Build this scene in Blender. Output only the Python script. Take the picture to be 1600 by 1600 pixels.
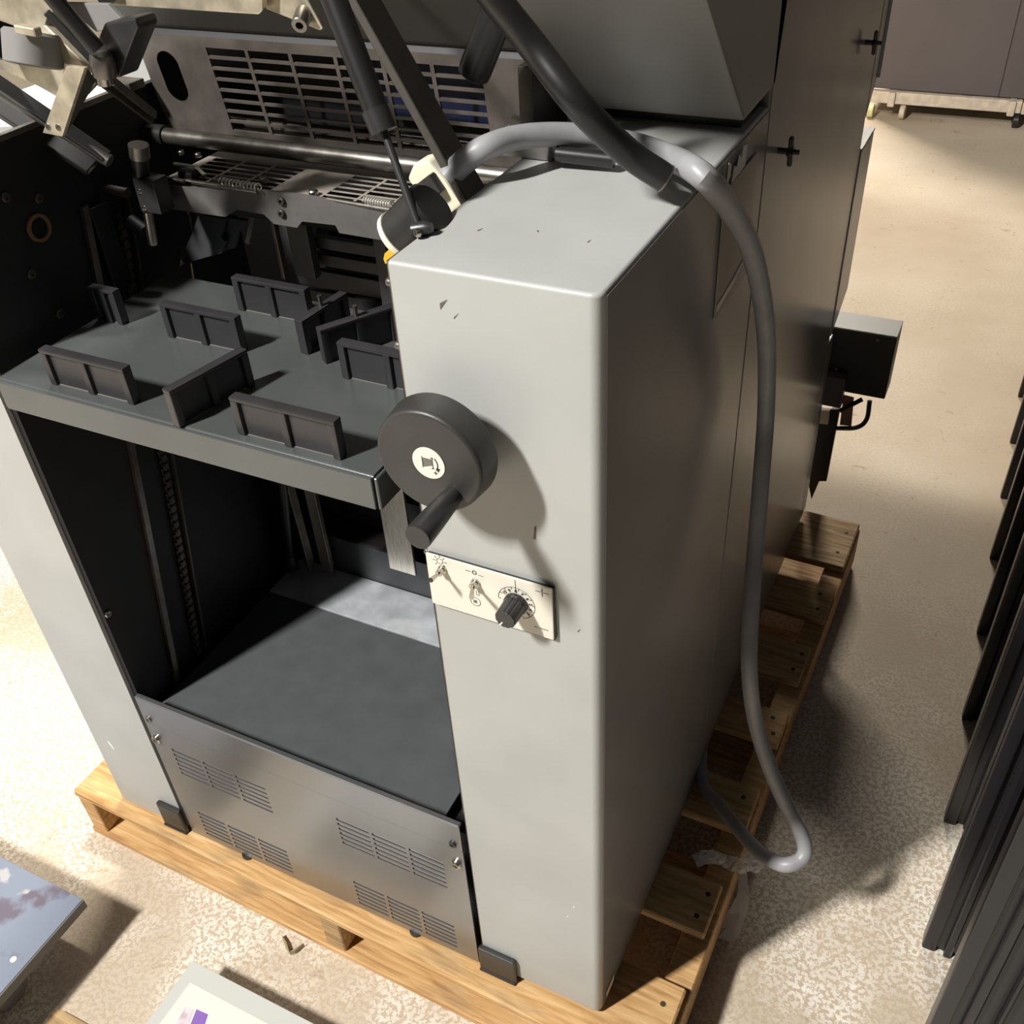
import bpy, bmesh, math, random
from mathutils import Vector, Matrix

random.seed(7)
for o in list(bpy.data.objects):
    bpy.data.objects.remove(o, do_unlink=True)
SC = bpy.context.scene
COL = SC.collection

# ------------------------------------------------------------------ camera
F_PX = 1551.26
CAM = Vector((0.265, -0.658, 1.669))
RX = Vector((0.89716367, 0.43844583, -0.05350338))    # image right in world axes
RY = Vector((0.23447957, -0.57541431, -0.783529))     # image down
RZ = Vector((-0.37432163, 0.69040831, -0.6190474))    # view direction
cd = bpy.data.cameras.new('camera')
cd.sensor_fit = 'HORIZONTAL'
cd.sensor_width = 36.0
cd.lens = 36.0 * F_PX / 1600.0
cd.clip_start = 0.02
cam = bpy.data.objects.new('camera', cd)
COL.objects.link(cam)
mm = Matrix((RX, -RY, -RZ)).transposed().to_4x4()
mm.translation = CAM
cam.matrix_world = mm
SC.camera = cam


def at(px, py, x=None, y=None, z=None):
    """world point seen at a photograph pixel, on one axis plane"""
    w = RX * ((px - 800) / F_PX) + RY * ((py - 800) / F_PX) + RZ
    if x is not None:
        t = (x - CAM.x) / w.x
    elif y is not None:
        t = (y - CAM.y) / w.y
    else:
        t = (z - CAM.z) / w.z
    return CAM + w * t


# ------------------------------------------------------------------ world, lamps, exposure
wd = bpy.data.worlds.new('world')
SC.world = wd
wd.use_nodes = True
wd.node_tree.nodes['Background'].inputs[0].default_value = (0.93, 0.94, 1.0, 1)
wd.node_tree.nodes['Background'].inputs[1].default_value = 0.04


def area(name, loc, target, sx, sy, power, col):
    ld = bpy.data.lights.new(name, 'AREA')
    ld.shape = 'RECTANGLE'
    ld.size, ld.size_y = sx, sy
    ld.energy = power
    ld.color = col
    o = bpy.data.objects.new(name, ld)
    COL.objects.link(o)
    o.location = loc
    d = Vector(target) - Vector(loc)
    o.rotation_euler = d.to_track_quat('-Z', 'Y').to_euler()
    return o


area('ceiling_strip_light', (-1.9, -2.7, 4.6), (-0.3, 0.2, 0.6), 0.22, 0.6, 430, (1.0, 0.978, 0.935))
area('ceiling_strip_light', (-1.15, 1.0, 3.4), (-0.7, 1.1, 0.0), 0.14, 0.5, 98, (1.0, 0.945, 0.865))
b3 = area('ceiling_strip_light', (-0.9, 5.6, 3.4), (0.1, 5.2, 0.0), 0.2, 1.2, 190, (1.0, 0.92, 0.80))
b3.data.spread = math.radians(172)

SC.view_settings.view_transform = 'Standard'
SC.view_settings.look = 'None'
SC.view_settings.gamma = 1.0
SC.view_settings.exposure = 0.0
SC.view_settings.use_curve_mapping = False


# ------------------------------------------------------------------ materials
def lin(c):
    return tuple(((v / 255.0) / 12.92 if v / 255.0 <= 0.04045 else ((v / 255.0 + 0.055) / 1.055) ** 2.4) for v in c) + (1.0,)


MATS = {}


def mat(name, rgb, rough=0.5, metal=0.0, noise=0.0, nscale=40.0, bump=0.0, bscale=200.0, spec=0.5, stretch=None,
        rnoise=0.0, alpha=1.0, trans=0.0):
    if name in MATS:
        return MATS[name]
    m = bpy.data.materials.new(name)
    m.use_nodes = True
    nt = m.node_tree
    b = nt.nodes['Principled BSDF']
    b.inputs['Base Color'].default_value = lin(rgb)
    b.inputs['Roughness'].default_value = rough
    b.inputs['Metallic'].default_value = metal
    b.inputs['Specular IOR Level'].default_value = spec
    b.inputs['Alpha'].default_value = alpha
    b.inputs['Transmission Weight'].default_value = trans
    tc = nt.nodes.new('ShaderNodeTexCoord')
    src = tc.outputs['Object']
    if stretch:
        mp = nt.nodes.new('ShaderNodeMapping')
        mp.inputs['Scale'].default_value = stretch
        nt.links.new(src, mp.inputs['Vector'])
        src = mp.outputs['Vector']
    if noise or rnoise:
        n = nt.nodes.new('ShaderNodeTexNoise')
        n.inputs['Scale'].default_value = nscale
        n.inputs['Detail'].default_value = 5
        nt.links.new(src, n.inputs['Vector'])
        if noise:
            cr = nt.nodes.new('ShaderNodeValToRGB')
            a = lin([max(0, v * (1 - noise)) for v in rgb])
            c = lin([min(255, v * (1 + noise)) for v in rgb])
            cr.color_ramp.elements[0].color = a
            cr.color_ramp.elements[1].color = c
            cr.color_ramp.elements[0].position = 0.3
            cr.color_ramp.elements[1].position = 0.7
            nt.links.new(n.outputs['Fac'], cr.inputs['Fac'])
            nt.links.new(cr.outputs['Color'], b.inputs['Base Color'])
        if rnoise:
            mr = nt.nodes.new('ShaderNodeMapRange')
            mr.inputs['To Min'].default_value = max(0.02, rough - rnoise)
            mr.inputs['To Max'].default_value = min(1, rough + rnoise)
            nt.links.new(n.outputs['Fac'], mr.inputs['Value'])
            nt.links.new(mr.outputs['Result'], b.inputs['Roughness'])
    if bump:
        n2 = nt.nodes.new('ShaderNodeTexNoise')
        n2.inputs['Scale'].default_value = bscale
        n2.inputs['Detail'].default_value = 3
        nt.links.new(src, n2.inputs['Vector'])
        bp = nt.nodes.new('ShaderNodeBump')
        bp.inputs['Strength'].default_value = bump
        bp.inputs['Distance'].default_value = 0.002
        nt.links.new(n2.outputs['Fac'], bp.inputs['Height'])
        nt.links.new(bp.outputs['Normal'], b.inputs['Normal'])
    MATS[name] = m
    return m


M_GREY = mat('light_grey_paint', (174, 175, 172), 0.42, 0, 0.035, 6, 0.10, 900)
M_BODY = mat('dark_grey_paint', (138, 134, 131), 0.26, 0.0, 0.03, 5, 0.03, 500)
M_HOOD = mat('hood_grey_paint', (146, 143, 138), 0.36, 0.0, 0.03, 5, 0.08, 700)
M_PANEL = mat('satin_dark_steel', (148, 149, 150), 0.29, 0.8, 0.02, 4)
M_BLACKWALL = mat('black_frame_paint', (20, 20, 24), 0.55, 0, 0.10, 30)
M_TRAY = mat('tray_grey_enamel', (92, 95, 95), 0.24, 0.35, 0.03, 12, 0.04, 400)
M_TRAYFRONT = M_TRAY
M_BLOCK = mat('black_plastic', (48, 47, 49), 0.38, 0, 0.06, 30)
M_KNOB = mat('black_phenolic', (44, 44, 44), 0.36, 0, 0.06, 60, 0.05, 800)
M_DISC = mat('charcoal_phenolic', (52, 51, 49), 0.42, 0, 0.08, 25, 0.06, 700)
M_CREAM = mat('cream_plate', (224, 220, 206), 0.45, 0, 0.02, 10)
M_INK = mat('print_ink', (44, 42, 40), 0.6)
M_WHITE = mat('white_paint_mark', (235, 235, 230), 0.5)
M_STEEL = mat('bright_steel', (190, 186, 176), 0.24, 1.0, 0.06, 60, rnoise=0.06)
M_DULL = mat('dull_steel', (128, 124, 118), 0.34, 0.9, 0.10, 50, rnoise=0.08)
M_BRACKET = mat('grey_bracket_paint', (104, 101, 99), 0.42, 0.2, 0.05, 40)
M_GRILL = mat('brownish_grill_paint', (88, 82, 77), 0.45, 0.2, 0.12, 30)
M_ALU = mat('raw_aluminium', (196, 200, 205), 0.34, 0.35, 0.10, 25, rnoise=0.12)
M_POST = mat('brushed_aluminium_post', (190, 184, 172), 0.34, 0.85, 0.08, 30, stretch=(8, 8, 1))
M_INFLOOR = mat('dark_grey_mat', (80, 82, 84), 0.42, 0, 0.05, 20)
M_DARKPLATE = mat('dark_inner_plate', (58, 59, 61), 0.5, 0.1, 0.10, 25)
M_BLUE = mat('dark_blue_enamel', (26, 36, 70), 0.4)
M_CABLE = mat('grey_cable_pvc', (150, 150, 152), 0.42, 0, 0.05, 30)
M_RUBBER = mat('black_rubber', (30, 30, 30), 0.36, 0, 0.08, 50)
M_NYLON = mat('ivory_nylon', (226, 220, 196), 0.45, 0, 0.03, 20)
M_YELLOW = mat('yellow_tab', (214, 170, 40), 0.5)
M_BAR = mat('dark_bar_steel', (86, 82, 76), 0.40, 0.6, 0.06, 40)
M_ZINC = mat('warm_zinc_plate', (208, 198, 176), 0.36, 0.7, 0.12, 45, rnoise=0.1)
M_GREYPLASTIC = mat('grey_motor_cap', (128, 126, 124), 0.5)
M_BLACKRIB = mat('black_panel_paint', (36, 35, 39), 0.30, 0.2, 0.08, 20, stretch=(1, 1, 0.1))
M_CURTAIN = mat('cabinet_grey', (92, 84, 82), 0.6, 0, 0.03, 4)
M_DOLLY = mat('dusty_cream_metal', (206, 192, 172), 0.6, 0, 0.08, 30)
M_BOXBLACK = mat('black_box_paint', (16, 16, 17), 0.42)
M_BOXTOP = M_BOXBLACK
M_BINDER = mat('white_vinyl', (196, 196, 190), 0.4)
M_PAPER = mat('white_paper', (222, 218, 208), 0.7)
M_PURPLE = mat('purple_print', (134, 98, 176), 0.7)
M_PINKGREY = mat('pale_pink_print', (206, 190, 196), 0.7, 0, 0.15, 60)
M_POCKET = mat('clear_pocket_film', (140, 132, 122), 0.16, 0, 0.04, 8)
M_WRAP = mat('cling_film', (235, 232, 228), 0.08, 0, 0.0, 10, alpha=0.38)
M_SPRING = mat('white_zinc_spring', (225, 222, 212), 0.25, 0.6)


def wood(name, a, b, c, seed):
    m = bpy.data.materials.new(name)
    m.use_nodes = True
    nt = m.node_tree
    bs = nt.nodes['Principled BSDF']
    bs.inputs['Roughness'].default_value = 0.7
    tc = nt.nodes.new('ShaderNodeTexCoord')
    mp = nt.nodes.new('ShaderNodeMapping')
    mp.inputs['Scale'].default_value = (2.0, 26, 26)
    mp.inputs['Location'].default_value = (seed, seed * 2.3, seed * 0.7)
    n = nt.nodes.new('ShaderNodeTexNoise')
    n.inputs['Scale'].default_value = 5.0
    n.inputs['Detail'].default_value = 8
    n.inputs['Distortion'].default_value = 0.6
    cr = nt.nodes.new('ShaderNodeValToRGB')
    e = cr.color_ramp.elements
    e[0].position, e[0].color = 0.30, lin(a)
    e[1].position, e[1].color = 0.72, lin(c)
    k = e.new(0.5)
    k.color = lin(b)
    nt.links.new(tc.outputs['Object'], mp.inputs['Vector'])
    nt.links.new(mp.outputs['Vector'], n.inputs['Vector'])
    nt.links.new(n.outputs['Fac'], cr.inputs['Fac'])
    n3 = nt.nodes.new('ShaderNodeTexNoise')
    n3.inputs['Scale'].default_value = 7.0
    n3.inputs['Detail'].default_value = 4
    mp3 = nt.nodes.new('ShaderNodeMapping')
    mp3.inputs['Location'].default_value = (seed * 1.7, seed, 0)
    mp3.inputs['Scale'].default_value = (1.0, 3.0, 3.0)
    nt.links.new(tc.outputs['Object'], mp3.inputs['Vector'])
    nt.links.new(mp3.outputs['Vector'], n3.inputs['Vector'])
    r3 = nt.nodes.new('ShaderNodeValToRGB')
    r3.color_ramp.elements[0].position = 0.54
    r3.color_ramp.elements[1].position = 0.70
    r3.color_ramp.elements[1].color = (0.55, 0.55, 0.55, 1)
    nt.links.new(n3.outputs['Fac'], r3.inputs['Fac'])
    x3 = nt.nodes.new('ShaderNodeMix')
    x3.data_type = 'RGBA'
    nt.links.new(r3.outputs['Color'], x3.inputs['Factor'])
    nt.links.new(cr.outputs['Color'], x3.inputs[6])
    x3.inputs[7].default_value = lin((136, 112, 82))
    nt.links.new(x3.outputs[2], bs.inputs['Base Color'])
    bp = nt.nodes.new('ShaderNodeBump')
    bp.inputs['Strength'].default_value = 0.35
    bp.inputs['Distance'].default_value = 0.002
    nt.links.new(n.outputs['Fac'], bp.inputs['Height'])
    nt.links.new(bp.outputs['Normal'], bs.inputs['Normal'])
    return m


WOODS = [wood('pallet_pine_golden', (166, 124, 76), (198, 156, 102), (216, 182, 132), 1.0),
         wood('pallet_pine_pale', (172, 136, 88), (204, 168, 114), (222, 192, 146), 4.0),
         wood('pallet_pine_weathered', (140, 112, 78), (184, 150, 104), (212, 184, 140), 8.0)]


def concrete():
    m = bpy.data.materials.new('mottled_concrete')
    m.use_nodes = True
    nt = m.node_tree
    L = nt.links.new
    bs = nt.nodes['Principled BSDF']
    tc = nt.nodes.new('ShaderNodeTexCoord')

    def noise(scale, detail, rough=0.5, dist=0.0):
        n = nt.nodes.new('ShaderNodeTexNoise')
        n.inputs['Scale'].default_value = scale
        n.inputs['Detail'].default_value = detail
        n.inputs['Roughness'].default_value = rough
        n.inputs['Distortion'].default_value = dist
        L(tc.outputs['Object'], n.inputs['Vector'])
        return n.outputs['Fac']

    def ramp(fac, p0, c0, p1, c1):
        r = nt.nodes.new('ShaderNodeValToRGB')
        r.color_ramp.elements[0].position, r.color_ramp.elements[0].color = p0, c0
        r.color_ramp.elements[1].position, r.color_ramp.elements[1].color = p1, c1
        L(fac, r.inputs['Fac'])
        return r.outputs['Color']

    def mix(fac, a, b):
        x = nt.nodes.new('ShaderNodeMix')
        x.data_type = 'RGBA'
        if isinstance(fac, float):
            x.inputs['Factor'].default_value = fac
        else:
            L(fac, x.inputs['Factor'])
        if isinstance(a, tuple):
            x.inputs[6].default_value = a
        else:
            L(a, x.inputs[6])
        if isinstance(b, tuple):
            x.inputs[7].default_value = b
        else:
            L(b, x.inputs[7])
        return x.outputs[2]

    W, K = (1, 1, 1, 1), (0, 0, 0, 1)
    base = ramp(noise(1.6, 5), 0.35, lin((184, 166, 142)), 0.68, lin((203, 188, 166)))
    # whitish etched flecks, clustered in patches
    fl = ramp(noise(128, 6, 0.66, 0.25), 0.47, K, 0.52, W)
    patch = ramp(noise(1.7, 5, 0.6), 0.42, (0.18, 0.18, 0.18, 1), 0.54, W)
    near = nt.nodes.new('ShaderNodeSeparateXYZ')
    L(tc.outputs['Object'], near.inputs[0])
    mr = nt.nodes.new('ShaderNodeMapRange')       # the front half of the slab is the etched one
    mr.inputs['From Min'].default_value = 1.5
    mr.inputs['From Max'].default_value = 0.35
    mr.inputs['To Min'].default_value = 0.12
    mr.inputs['To Max'].default_value = 1.0
    L(near.outputs['Y'], mr.inputs['Value'])
    mu = nt.nodes.new('ShaderNodeMath')
    mu.operation = 'MULTIPLY'
    L(fl, mu.inputs[0])
    L(patch, mu.inputs[1])
    mu2 = nt.nodes.new('ShaderNodeMath')
    mu2.operation = 'MULTIPLY'
    L(mu.outputs[0], mu2.inputs[0])
    L(mr.outputs[0], mu2.inputs[1])
    c1 = mix(mu2.outputs[0], base, lin((242, 237, 226)))
    dk = ramp(noise(16, 4, 0.6, 1.5), 0.63, K, 0.72, (0.6, 0.6, 0.6, 1))
    c2 = mix(dk, c1, lin((158, 132, 98)))
    st = ramp(noise(0.75, 2), 0.60, K, 0.75, (0.35, 0.35, 0.35, 1))
    c3 = mix(st, c2, lin((160, 134, 100)))
    L(c3, bs.inputs['Base Color'])
    bs.inputs['Roughness'].default_value = 0.62
    bp = nt.nodes.new('ShaderNodeBump')
    bp.inputs['Strength'].default_value = 0.25
    bp.inputs['Distance'].default_value = 0.002
    L(noise(128, 6, 0.66, 0.25), bp.inputs['Height'])
    L(bp.outputs['Normal'], bs.inputs['Normal'])
    return m


M_FLOOR = concrete()


def stained_blue():
    m = bpy.data.materials.new('stained_blue_grey_board')
    m.use_nodes = True
    nt = m.node_tree
    L = nt.links.new
    bs = nt.nodes['Principled BSDF']
    bs.inputs['Roughness'].default_value = 0.45
    tc = nt.nodes.new('ShaderNodeTexCoord')
    prev = None
    cols = [((124, 132, 147), 0, 0), ((96, 82, 94), 9, 0.64), ((176, 174, 172), 17, 0.67), ((150, 152, 104), 13, 0.72)]
    prev = lin(cols[0][0])
    for i, (c, s, p) in enumerate(cols[1:]):
        mp = nt.nodes.new('ShaderNodeMapping')
        mp.inputs['Location'].default_value = (i * 3.1 + 1.7, i * 1.3, 0)
        n = nt.nodes.new('ShaderNodeTexNoise')
        n.inputs['Scale'].default_value = s
        n.inputs['Detail'].default_value = 5
        L(tc.outputs['Object'], mp.inputs['Vector'])
        L(mp.outputs['Vector'], n.inputs['Vector'])
        r = nt.nodes.new('ShaderNodeValToRGB')
        r.color_ramp.elements[0].position = p - 0.03
        r.color_ramp.elements[1].position = p + 0.02
        r.color_ramp.elements[1].color = (0.8, 0.8, 0.8, 1)
        L(n.outputs['Fac'], r.inputs['Fac'])
        x = nt.nodes.new('ShaderNodeMix')
        x.data_type = 'RGBA'
        L(r.outputs['Color'], x.inputs['Factor'])
        if isinstance(prev, tuple):
            x.inputs[6].default_value = prev
        else:
            L(prev, x.inputs[6])
        x.inputs[7].default_value = lin(c)
        prev = x.outputs[2]
    L(prev, bs.inputs['Base Color'])
    return m


M_BLUEBOARD = stained_blue()


# ------------------------------------------------------------------ mesh helpers
def obj(name, bm, m, parent=None, smooth=False):
    bmesh.ops.recalc_face_normals(bm, faces=bm.faces)
    me = bpy.data.meshes.new(name)
    bm.to_mesh(me)
    bm.free()
    me.materials.append(m)
    if smooth:
        for p in me.polygons:
            p.use_smooth = True
        try:
            me.set_sharp_from_angle(angle=math.radians(35))
        except Exception:
            pass
    o = bpy.data.objects.new(name, me)
    COL.objects.link(o)
    if smooth:
        wn = o.modifiers.new('weighted_normals', 'WEIGHTED_NORMAL')
        wn.keep_sharp = True
        wn.weight = 100
    if parent:
        par(o, parent)
    return o


def par(o, p):
    o.parent = p
    o.matrix_parent_inverse = wm(p).inverted()


def wm(p):
    if p.parent:
        return wm(p.parent) @ p.matrix_parent_inverse @ p.matrix_basis
    return p.matrix_basis


def empty(name, loc, label=None, cat=None, group=None):
    o = bpy.data.objects.new(name, None)
    o.empty_display_size = 0.05
    COL.objects.link(o)
    o.location = loc
    if label:
        tag(o, label, cat, group)
    return o


def tag(o, label, cat, group=None):
    o['label'] = label
    o['category'] = cat
    if group:
        o['group'] = group
    return o


def bx(bm, x0, x1, y0, y1, z0, z1, bev=0.0, seg=2, mtx=None):
    r = bmesh.ops.create_cube(bm, size=1.0)
    vs = r['verts']
    for v in vs:
        v.co = Vector(((x0 + x1) / 2 + v.co.x * (x1 - x0), (y0 + y1) / 2 + v.co.y * (y1 - y0), (z0 + z1) / 2 + v.co.z * (z1 - z0)))
    if bev > 0:
        es = set()
        for v in vs:
            for e in v.link_edges:
                es.add(e)
        rr = bmesh.ops.bevel(bm, geom=list(es), offset=bev, segments=seg, affect='EDGES', profile=0.5)
        vs = list({v for f in rr['faces'] for v in f.verts} | {v for v in vs if v.is_valid})
    if mtx is not None:
        for v in vs:
            v.co = mtx @ v.co
    return vs


def box(name, x0, x1, y0, y1, z0, z1, m, parent=None, bev=0.0, seg=2):
    bm = bmesh.new()
    bx(bm, x0, x1, y0, y1, z0, z1, bev, seg)
    return obj(name, bm, m, parent, smooth=bev > 0)


def frame_of(d, up=Vector((0, 0, 1))):
    d = d.normalized()
    if abs(d.dot(up.normalized())) > 0.98:
        up = Vector((1, 0, 0)) if abs(d.x) < 0.9 else Vector((0, 1, 0))
    s = d.cross(up).normalized()
    u = s.cross(d).normalized()
    return d, s, u


def tube(bm, pts, r, n=12, cap=True, r_end=None):
    pts = [Vector(p) for p in pts]
    rings = []
    up = Vector((0.13, 0.21, 1)).normalized()
    prev_s = None
    for i, p in enumerate(pts):
        if i == 0:
            d = pts[1] - pts[0]
        elif i == len(pts) - 1:
            d = pts[-1] - pts[-2]
        else:
            d = (pts[i + 1] - pts[i]).normalized() + (pts[i] - pts[i - 1]).normalized()
        d = d.normalized()
        if prev_s is None:
            _, s, u = frame_of(d, up)
        else:
            s = (prev_s - d * prev_s.dot(d)).normalized()
            u = s.cross(d).normalized()
        prev_s = s
        rr = r if r_end is None else r + (r_end - r) * i / (len(pts) - 1)
        rings.append([bm.verts.new(p + s * math.cos(2 * math.pi * k / n) * rr + u * math.sin(2 * math.pi * k / n) * rr) for k in range(n)])
    for a, b in zip(rings[:-1], rings[1:]):
        for k in range(n):
            bm.faces.new((a[k], a[(k + 1) % n], b[(k + 1) % n], b[k]))
    if cap:
        bm.faces.new(rings[0][::-1])
        bm.faces.new(rings[-1])
    return rings


def catmull(pts, n=8):
    pts = [Vector(p) for p in pts]
    P = [2 * pts[0] - pts[1]] + pts + [2 * pts[-1] - pts[-2]]
    out = []
    for i in range(1, len(P) - 2):
        a, b, c, d = P[i - 1:i + 3]
        for k in range(n):
            t = k / n
            out.append(0.5 * ((2 * b) + (c - a) * t + (2 * a - 5 * b + 4 * c - d) * t * t + (3 * b - a - 3 * c + d) * t ** 3))
    out.append(pts[-1])
    return out


def rod(name, p0, p1, r, m, parent=None, n=16, r1=None):
    bm = bmesh.new()
    tube(bm, [p0, p1], r, n, True, r1)
    return obj(name, bm, m, parent, smooth=True)


def cyl_profile(name, c, axis, prof, m, parent=None, n=32):
    """lathe: prof = [(dist along axis, radius)...]"""
    bm = bmesh.new()
    d, s, u = frame_of(Vector(axis))
    c = Vector(c)
    rings = []
    for t, r in prof:
        rings.append([bm.verts.new(c + d * t + (s * math.cos(2 * math.pi * k / n) + u * math.sin(2 * math.pi * k / n)) * max(r, 1e-5)) for k in range(n)])
    for a, b in zip(rings[:-1], rings[1:]):
        for k in range(n):
            bm.faces.new((a[k], a[(k + 1) % n], b[(k + 1) % n], b[k]))
    bm.faces.new(rings[0][::-1])
    bm.faces.new(rings[-1])
    return obj(name, bm, m, parent, smooth=True)


def prism(name, pts, vec, m, parent=None, bev=0.0):
    """polygon pts (world) extruded by vec"""
    bm = bmesh.new()
    vec = Vector(vec)
    a = [bm.verts.new(Vector(p)) for p in pts]
    b = [bm.verts.new(Vector(p) + vec) for p in pts]
    n = len(a)
    bm.faces.new(a)
    bm.faces.new(b[::-1])
    for k in range(n):
        bm.faces.new((a[k], b[k], b[(k + 1) % n], a[(k + 1) % n]))
    bmesh.ops.recalc_face_normals(bm, faces=bm.faces)
    if bev:
        bmesh.ops.bevel(bm, geom=list(bm.edges), offset=bev, segments=2, affect='EDGES', profile=0.5)
    return obj(name, bm, m, parent, smooth=bev > 0)


def bar(name, p0, p1, w, t, m, parent=None, up=Vector((0, 0, 1)), bev=0.001):
    """flat bar from p0 to p1: width w along 'side', thickness t along 'up-ish'"""
    p0, p1 = Vector(p0), Vector(p1)
    d, s, u = frame_of(p1 - p0, Vector(up))
    L = (p1 - p0).length
    bm = bmesh.new()
    M = Matrix((s, d, u)).transposed().to_4x4()
    M.translation = p0
    bx(bm, -w / 2, w / 2, 0, L, -t / 2, t / 2, bev, 1, M)
    return obj(name, bm, m, parent, smooth=bev > 0)


def grid_plate(bm, us, vs, hole, t, fn):
    """plate on a (u,v) grid, cells where hole(i,j) is true are left open; thickness t; fn(u,v,w)->Vector"""
    nu, nv = len(us) - 1, len(vs) - 1
    solid = [[not hole(i, j) for j in range(nv)] for i in range(nu)]
    vc = {}

    def V(i, j, k):
        key = (i, j, k)
        if key not in vc:
            vc[key] = bm.verts.new(fn(us[i], vs[j], 0 if k == 0 else t))
        return vc[key]
    for i in range(nu):
        for j in range(nv):
            if not solid[i][j]:
                continue
            bm.faces.new((V(i, j, 0), V(i + 1, j, 0), V(i + 1, j + 1, 0), V(i, j + 1, 0)))
            bm.faces.new((V(i, j, 1), V(i, j + 1, 1), V(i + 1, j + 1, 1), V(i + 1, j, 1)))
            for (di, dj, a, b) in ((-1, 0, (i, j), (i, j + 1)), (1, 0, (i + 1, j), (i + 1, j + 1)), (0, -1, (i, j), (i + 1, j)), (0, 1, (i, j + 1), (i + 1, j + 1))):
                ii, jj = i + di, j + dj
                if ii < 0 or jj < 0 or ii >= nu or jj >= nv or not solid[ii][jj]:
                    bm.faces.new((V(*a, 0), V(*b, 0), V(*b, 1), V(*a, 1)))


def text(name, s, size, M, m, parent, depth=0.0002):
    cu = bpy.data.curves.new('t', 'FONT')
    cu.body = s
    cu.size = size
    cu.align_x = 'CENTER'
    cu.align_y = 'CENTER'
    cu.extrude = depth
    cu.resolution_u = 2
    tmp = bpy.data.objects.new('t', cu)
    COL.objects.link(tmp)
    dg = bpy.context.evaluated_depsgraph_get()
    me = bpy.data.meshes.new_from_object(tmp.evaluated_get(dg))
    bpy.data.objects.remove(tmp, do_unlink=True)
    me.transform(M)
    me.materials.clear()
    me.materials.append(m)
    me.name = name
    o = bpy.data.objects.new(name, me)
    COL.objects.link(o)
    par(o, parent)
    return o


def face_y(p, roll=0.0):
    """matrix for flat lettering that faces -y at point p"""
    M = Matrix.Rotation(math.radians(90), 4, 'X') @ Matrix.Rotation(roll, 4, 'Z')
    M.translation = Vector(p)
    return M


def screw(name, p, axis, r, m, parent, h=0.004, socket=True):
    bm = bmesh.new()
    d, s, u = frame_of(Vector(axis))
    p = Vector(p)
    prof = [(0, r), (h * 0.7, r), (h, r * 0.8)]
    if socket:
        prof += [(h, r * 0.45), (h * 0.4, r * 0.4)]
    n = 12
    rings = []
    for t, q in prof:
        rings.append([bm.verts.new(p + d * t + (s * math.cos(2 * math.pi * k / n) + u * math.sin(2 * math.pi * k / n)) * q) for k in range(n)])
    for a, b in zip(rings[:-1], rings[1:]):
        for k in range(n):
            bm.faces.new((a[k], a[(k + 1) % n], b[(k + 1) % n], b[k]))
    bm.faces.new(rings[0][::-1])
    bm.faces.new(rings[-1])
    return obj(name, bm, m, parent, smooth=True)


def struct(o):
    o['kind'] = 'structure'
    return o


# ------------------------------------------------------------------ the setting
struct(box('floor', -5, 4, -3.5, 8, -0.1, 0.0, M_FLOOR))
M_WALL = mat('pale_wall_paint', (196, 188, 172), 0.7, 0, 0.03, 2)
struct(box('wall_back', -5, 4, 8.0, 8.1, 0.0, 3.6, M_WALL))
struct(box('wall_left', -5.1, -5, -3.5, 8, 0.0, 3.6, M_WALL))

# ------------------------------------------------------------------ pallet
PA = math.radians(-0.95)
PAL = empty('wooden_pallet', (-1.066, -0.027, 0), 'golden pine shipping pallet carrying the grey printing press', 'pallet')
PM = Matrix.Translation(Vector((-1.066, -0.027, 0))) @ Matrix.Rotation(PA, 4, 'Z')


def pal_box(name, x0, x1, y0, y1, z0, z1, m, bev=0.003, jit=True):
    bm = bmesh.new()
    bx(bm, -(x1 - x0) / 2, (x1 - x0) / 2, -(y1 - y0) / 2, (y1 - y0) / 2, -(z1 - z0) / 2, (z1 - z0) / 2, bev, 1)
    o = obj(name, bm, m, None)
    L = Matrix.Translation(Vector(((x0 + x1) / 2, (y0 + y1) / 2, (z0 + z1) / 2)))
    rz = Matrix.Rotation(math.radians(random.uniform(-0.35, 0.35)) if jit else 0, 4, 'Z')
    o.matrix_world = PM @ L @ rz
    o.parent = PAL
    o.matrix_parent_inverse = PAL.matrix_basis.inverted()
    return o


PW = 1.172
ZT = 0.128
deck = [(-0.0, 0.145), (0.235, 0.335), (0.442, 0.545), (0.656, 0.742), (0.828, 0.938), (1.022, 1.134), (1.208, 1.385)]
deck = [(a, b) for a, b in deck]
for i, (a, b) in enumerate(deck):
    ex = random.uniform(-0.006, 0.004)
    o = pal_box('deck_board', -0.004, PW + ex, a, b, ZT - 0.017, ZT, WOODS[(0, 1, 1, 0, 1, 0, 2)[i]])
    for xs_ in (PW - 0.022, PW - 0.030):
        for k in (0.28, 0.72):
            p = PM @ Vector((xs_ + random.uniform(-0.006, 0.006), a + (b - a) * k, ZT - 0.0012))
            if xs_ == PW - 0.022:
                screw('nail_hole', p, (0, 0, 1), 0.0052, mat('dark_knot', (74, 54, 34), 0.8), o, 0.0014, False)
for x0, x1, wi in ((0.0, 0.04, 0), (0.565, 0.605, 2), (PW - 0.042, PW + 0.004, 0)):
    pal_box('stringer', x0, x1, 0.004, 1.383, 0.016, ZT - 0.017, WOODS[wi], 0.002, False)
for a, b, wi in ((0.0, 0.14, 0), (0.33, 0.43, 1), (0.66, 0.76, 2), (0.98, 1.08, 1), (1.25, 1.385, 2)):
    pal_box('bottom_board', 0.0, PW, a, b, 0.0, 0.016, WOODS[wi], 0.002, False)

# ------------------------------------------------------------------ printing press
PRESS = empty('printing_press', (-0.45, 0.6, ZT), 'large grey offset printing press with open feeder standing on the pallet', 'machine')
TOP = 1.32

# right column: folded sheet cover
bm = bmesh.new()
bx(bm, -0.195, 0.0, 0.0, 0.498, 0.140, TOP)
bm.edges.ensure_lookup_table()


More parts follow.
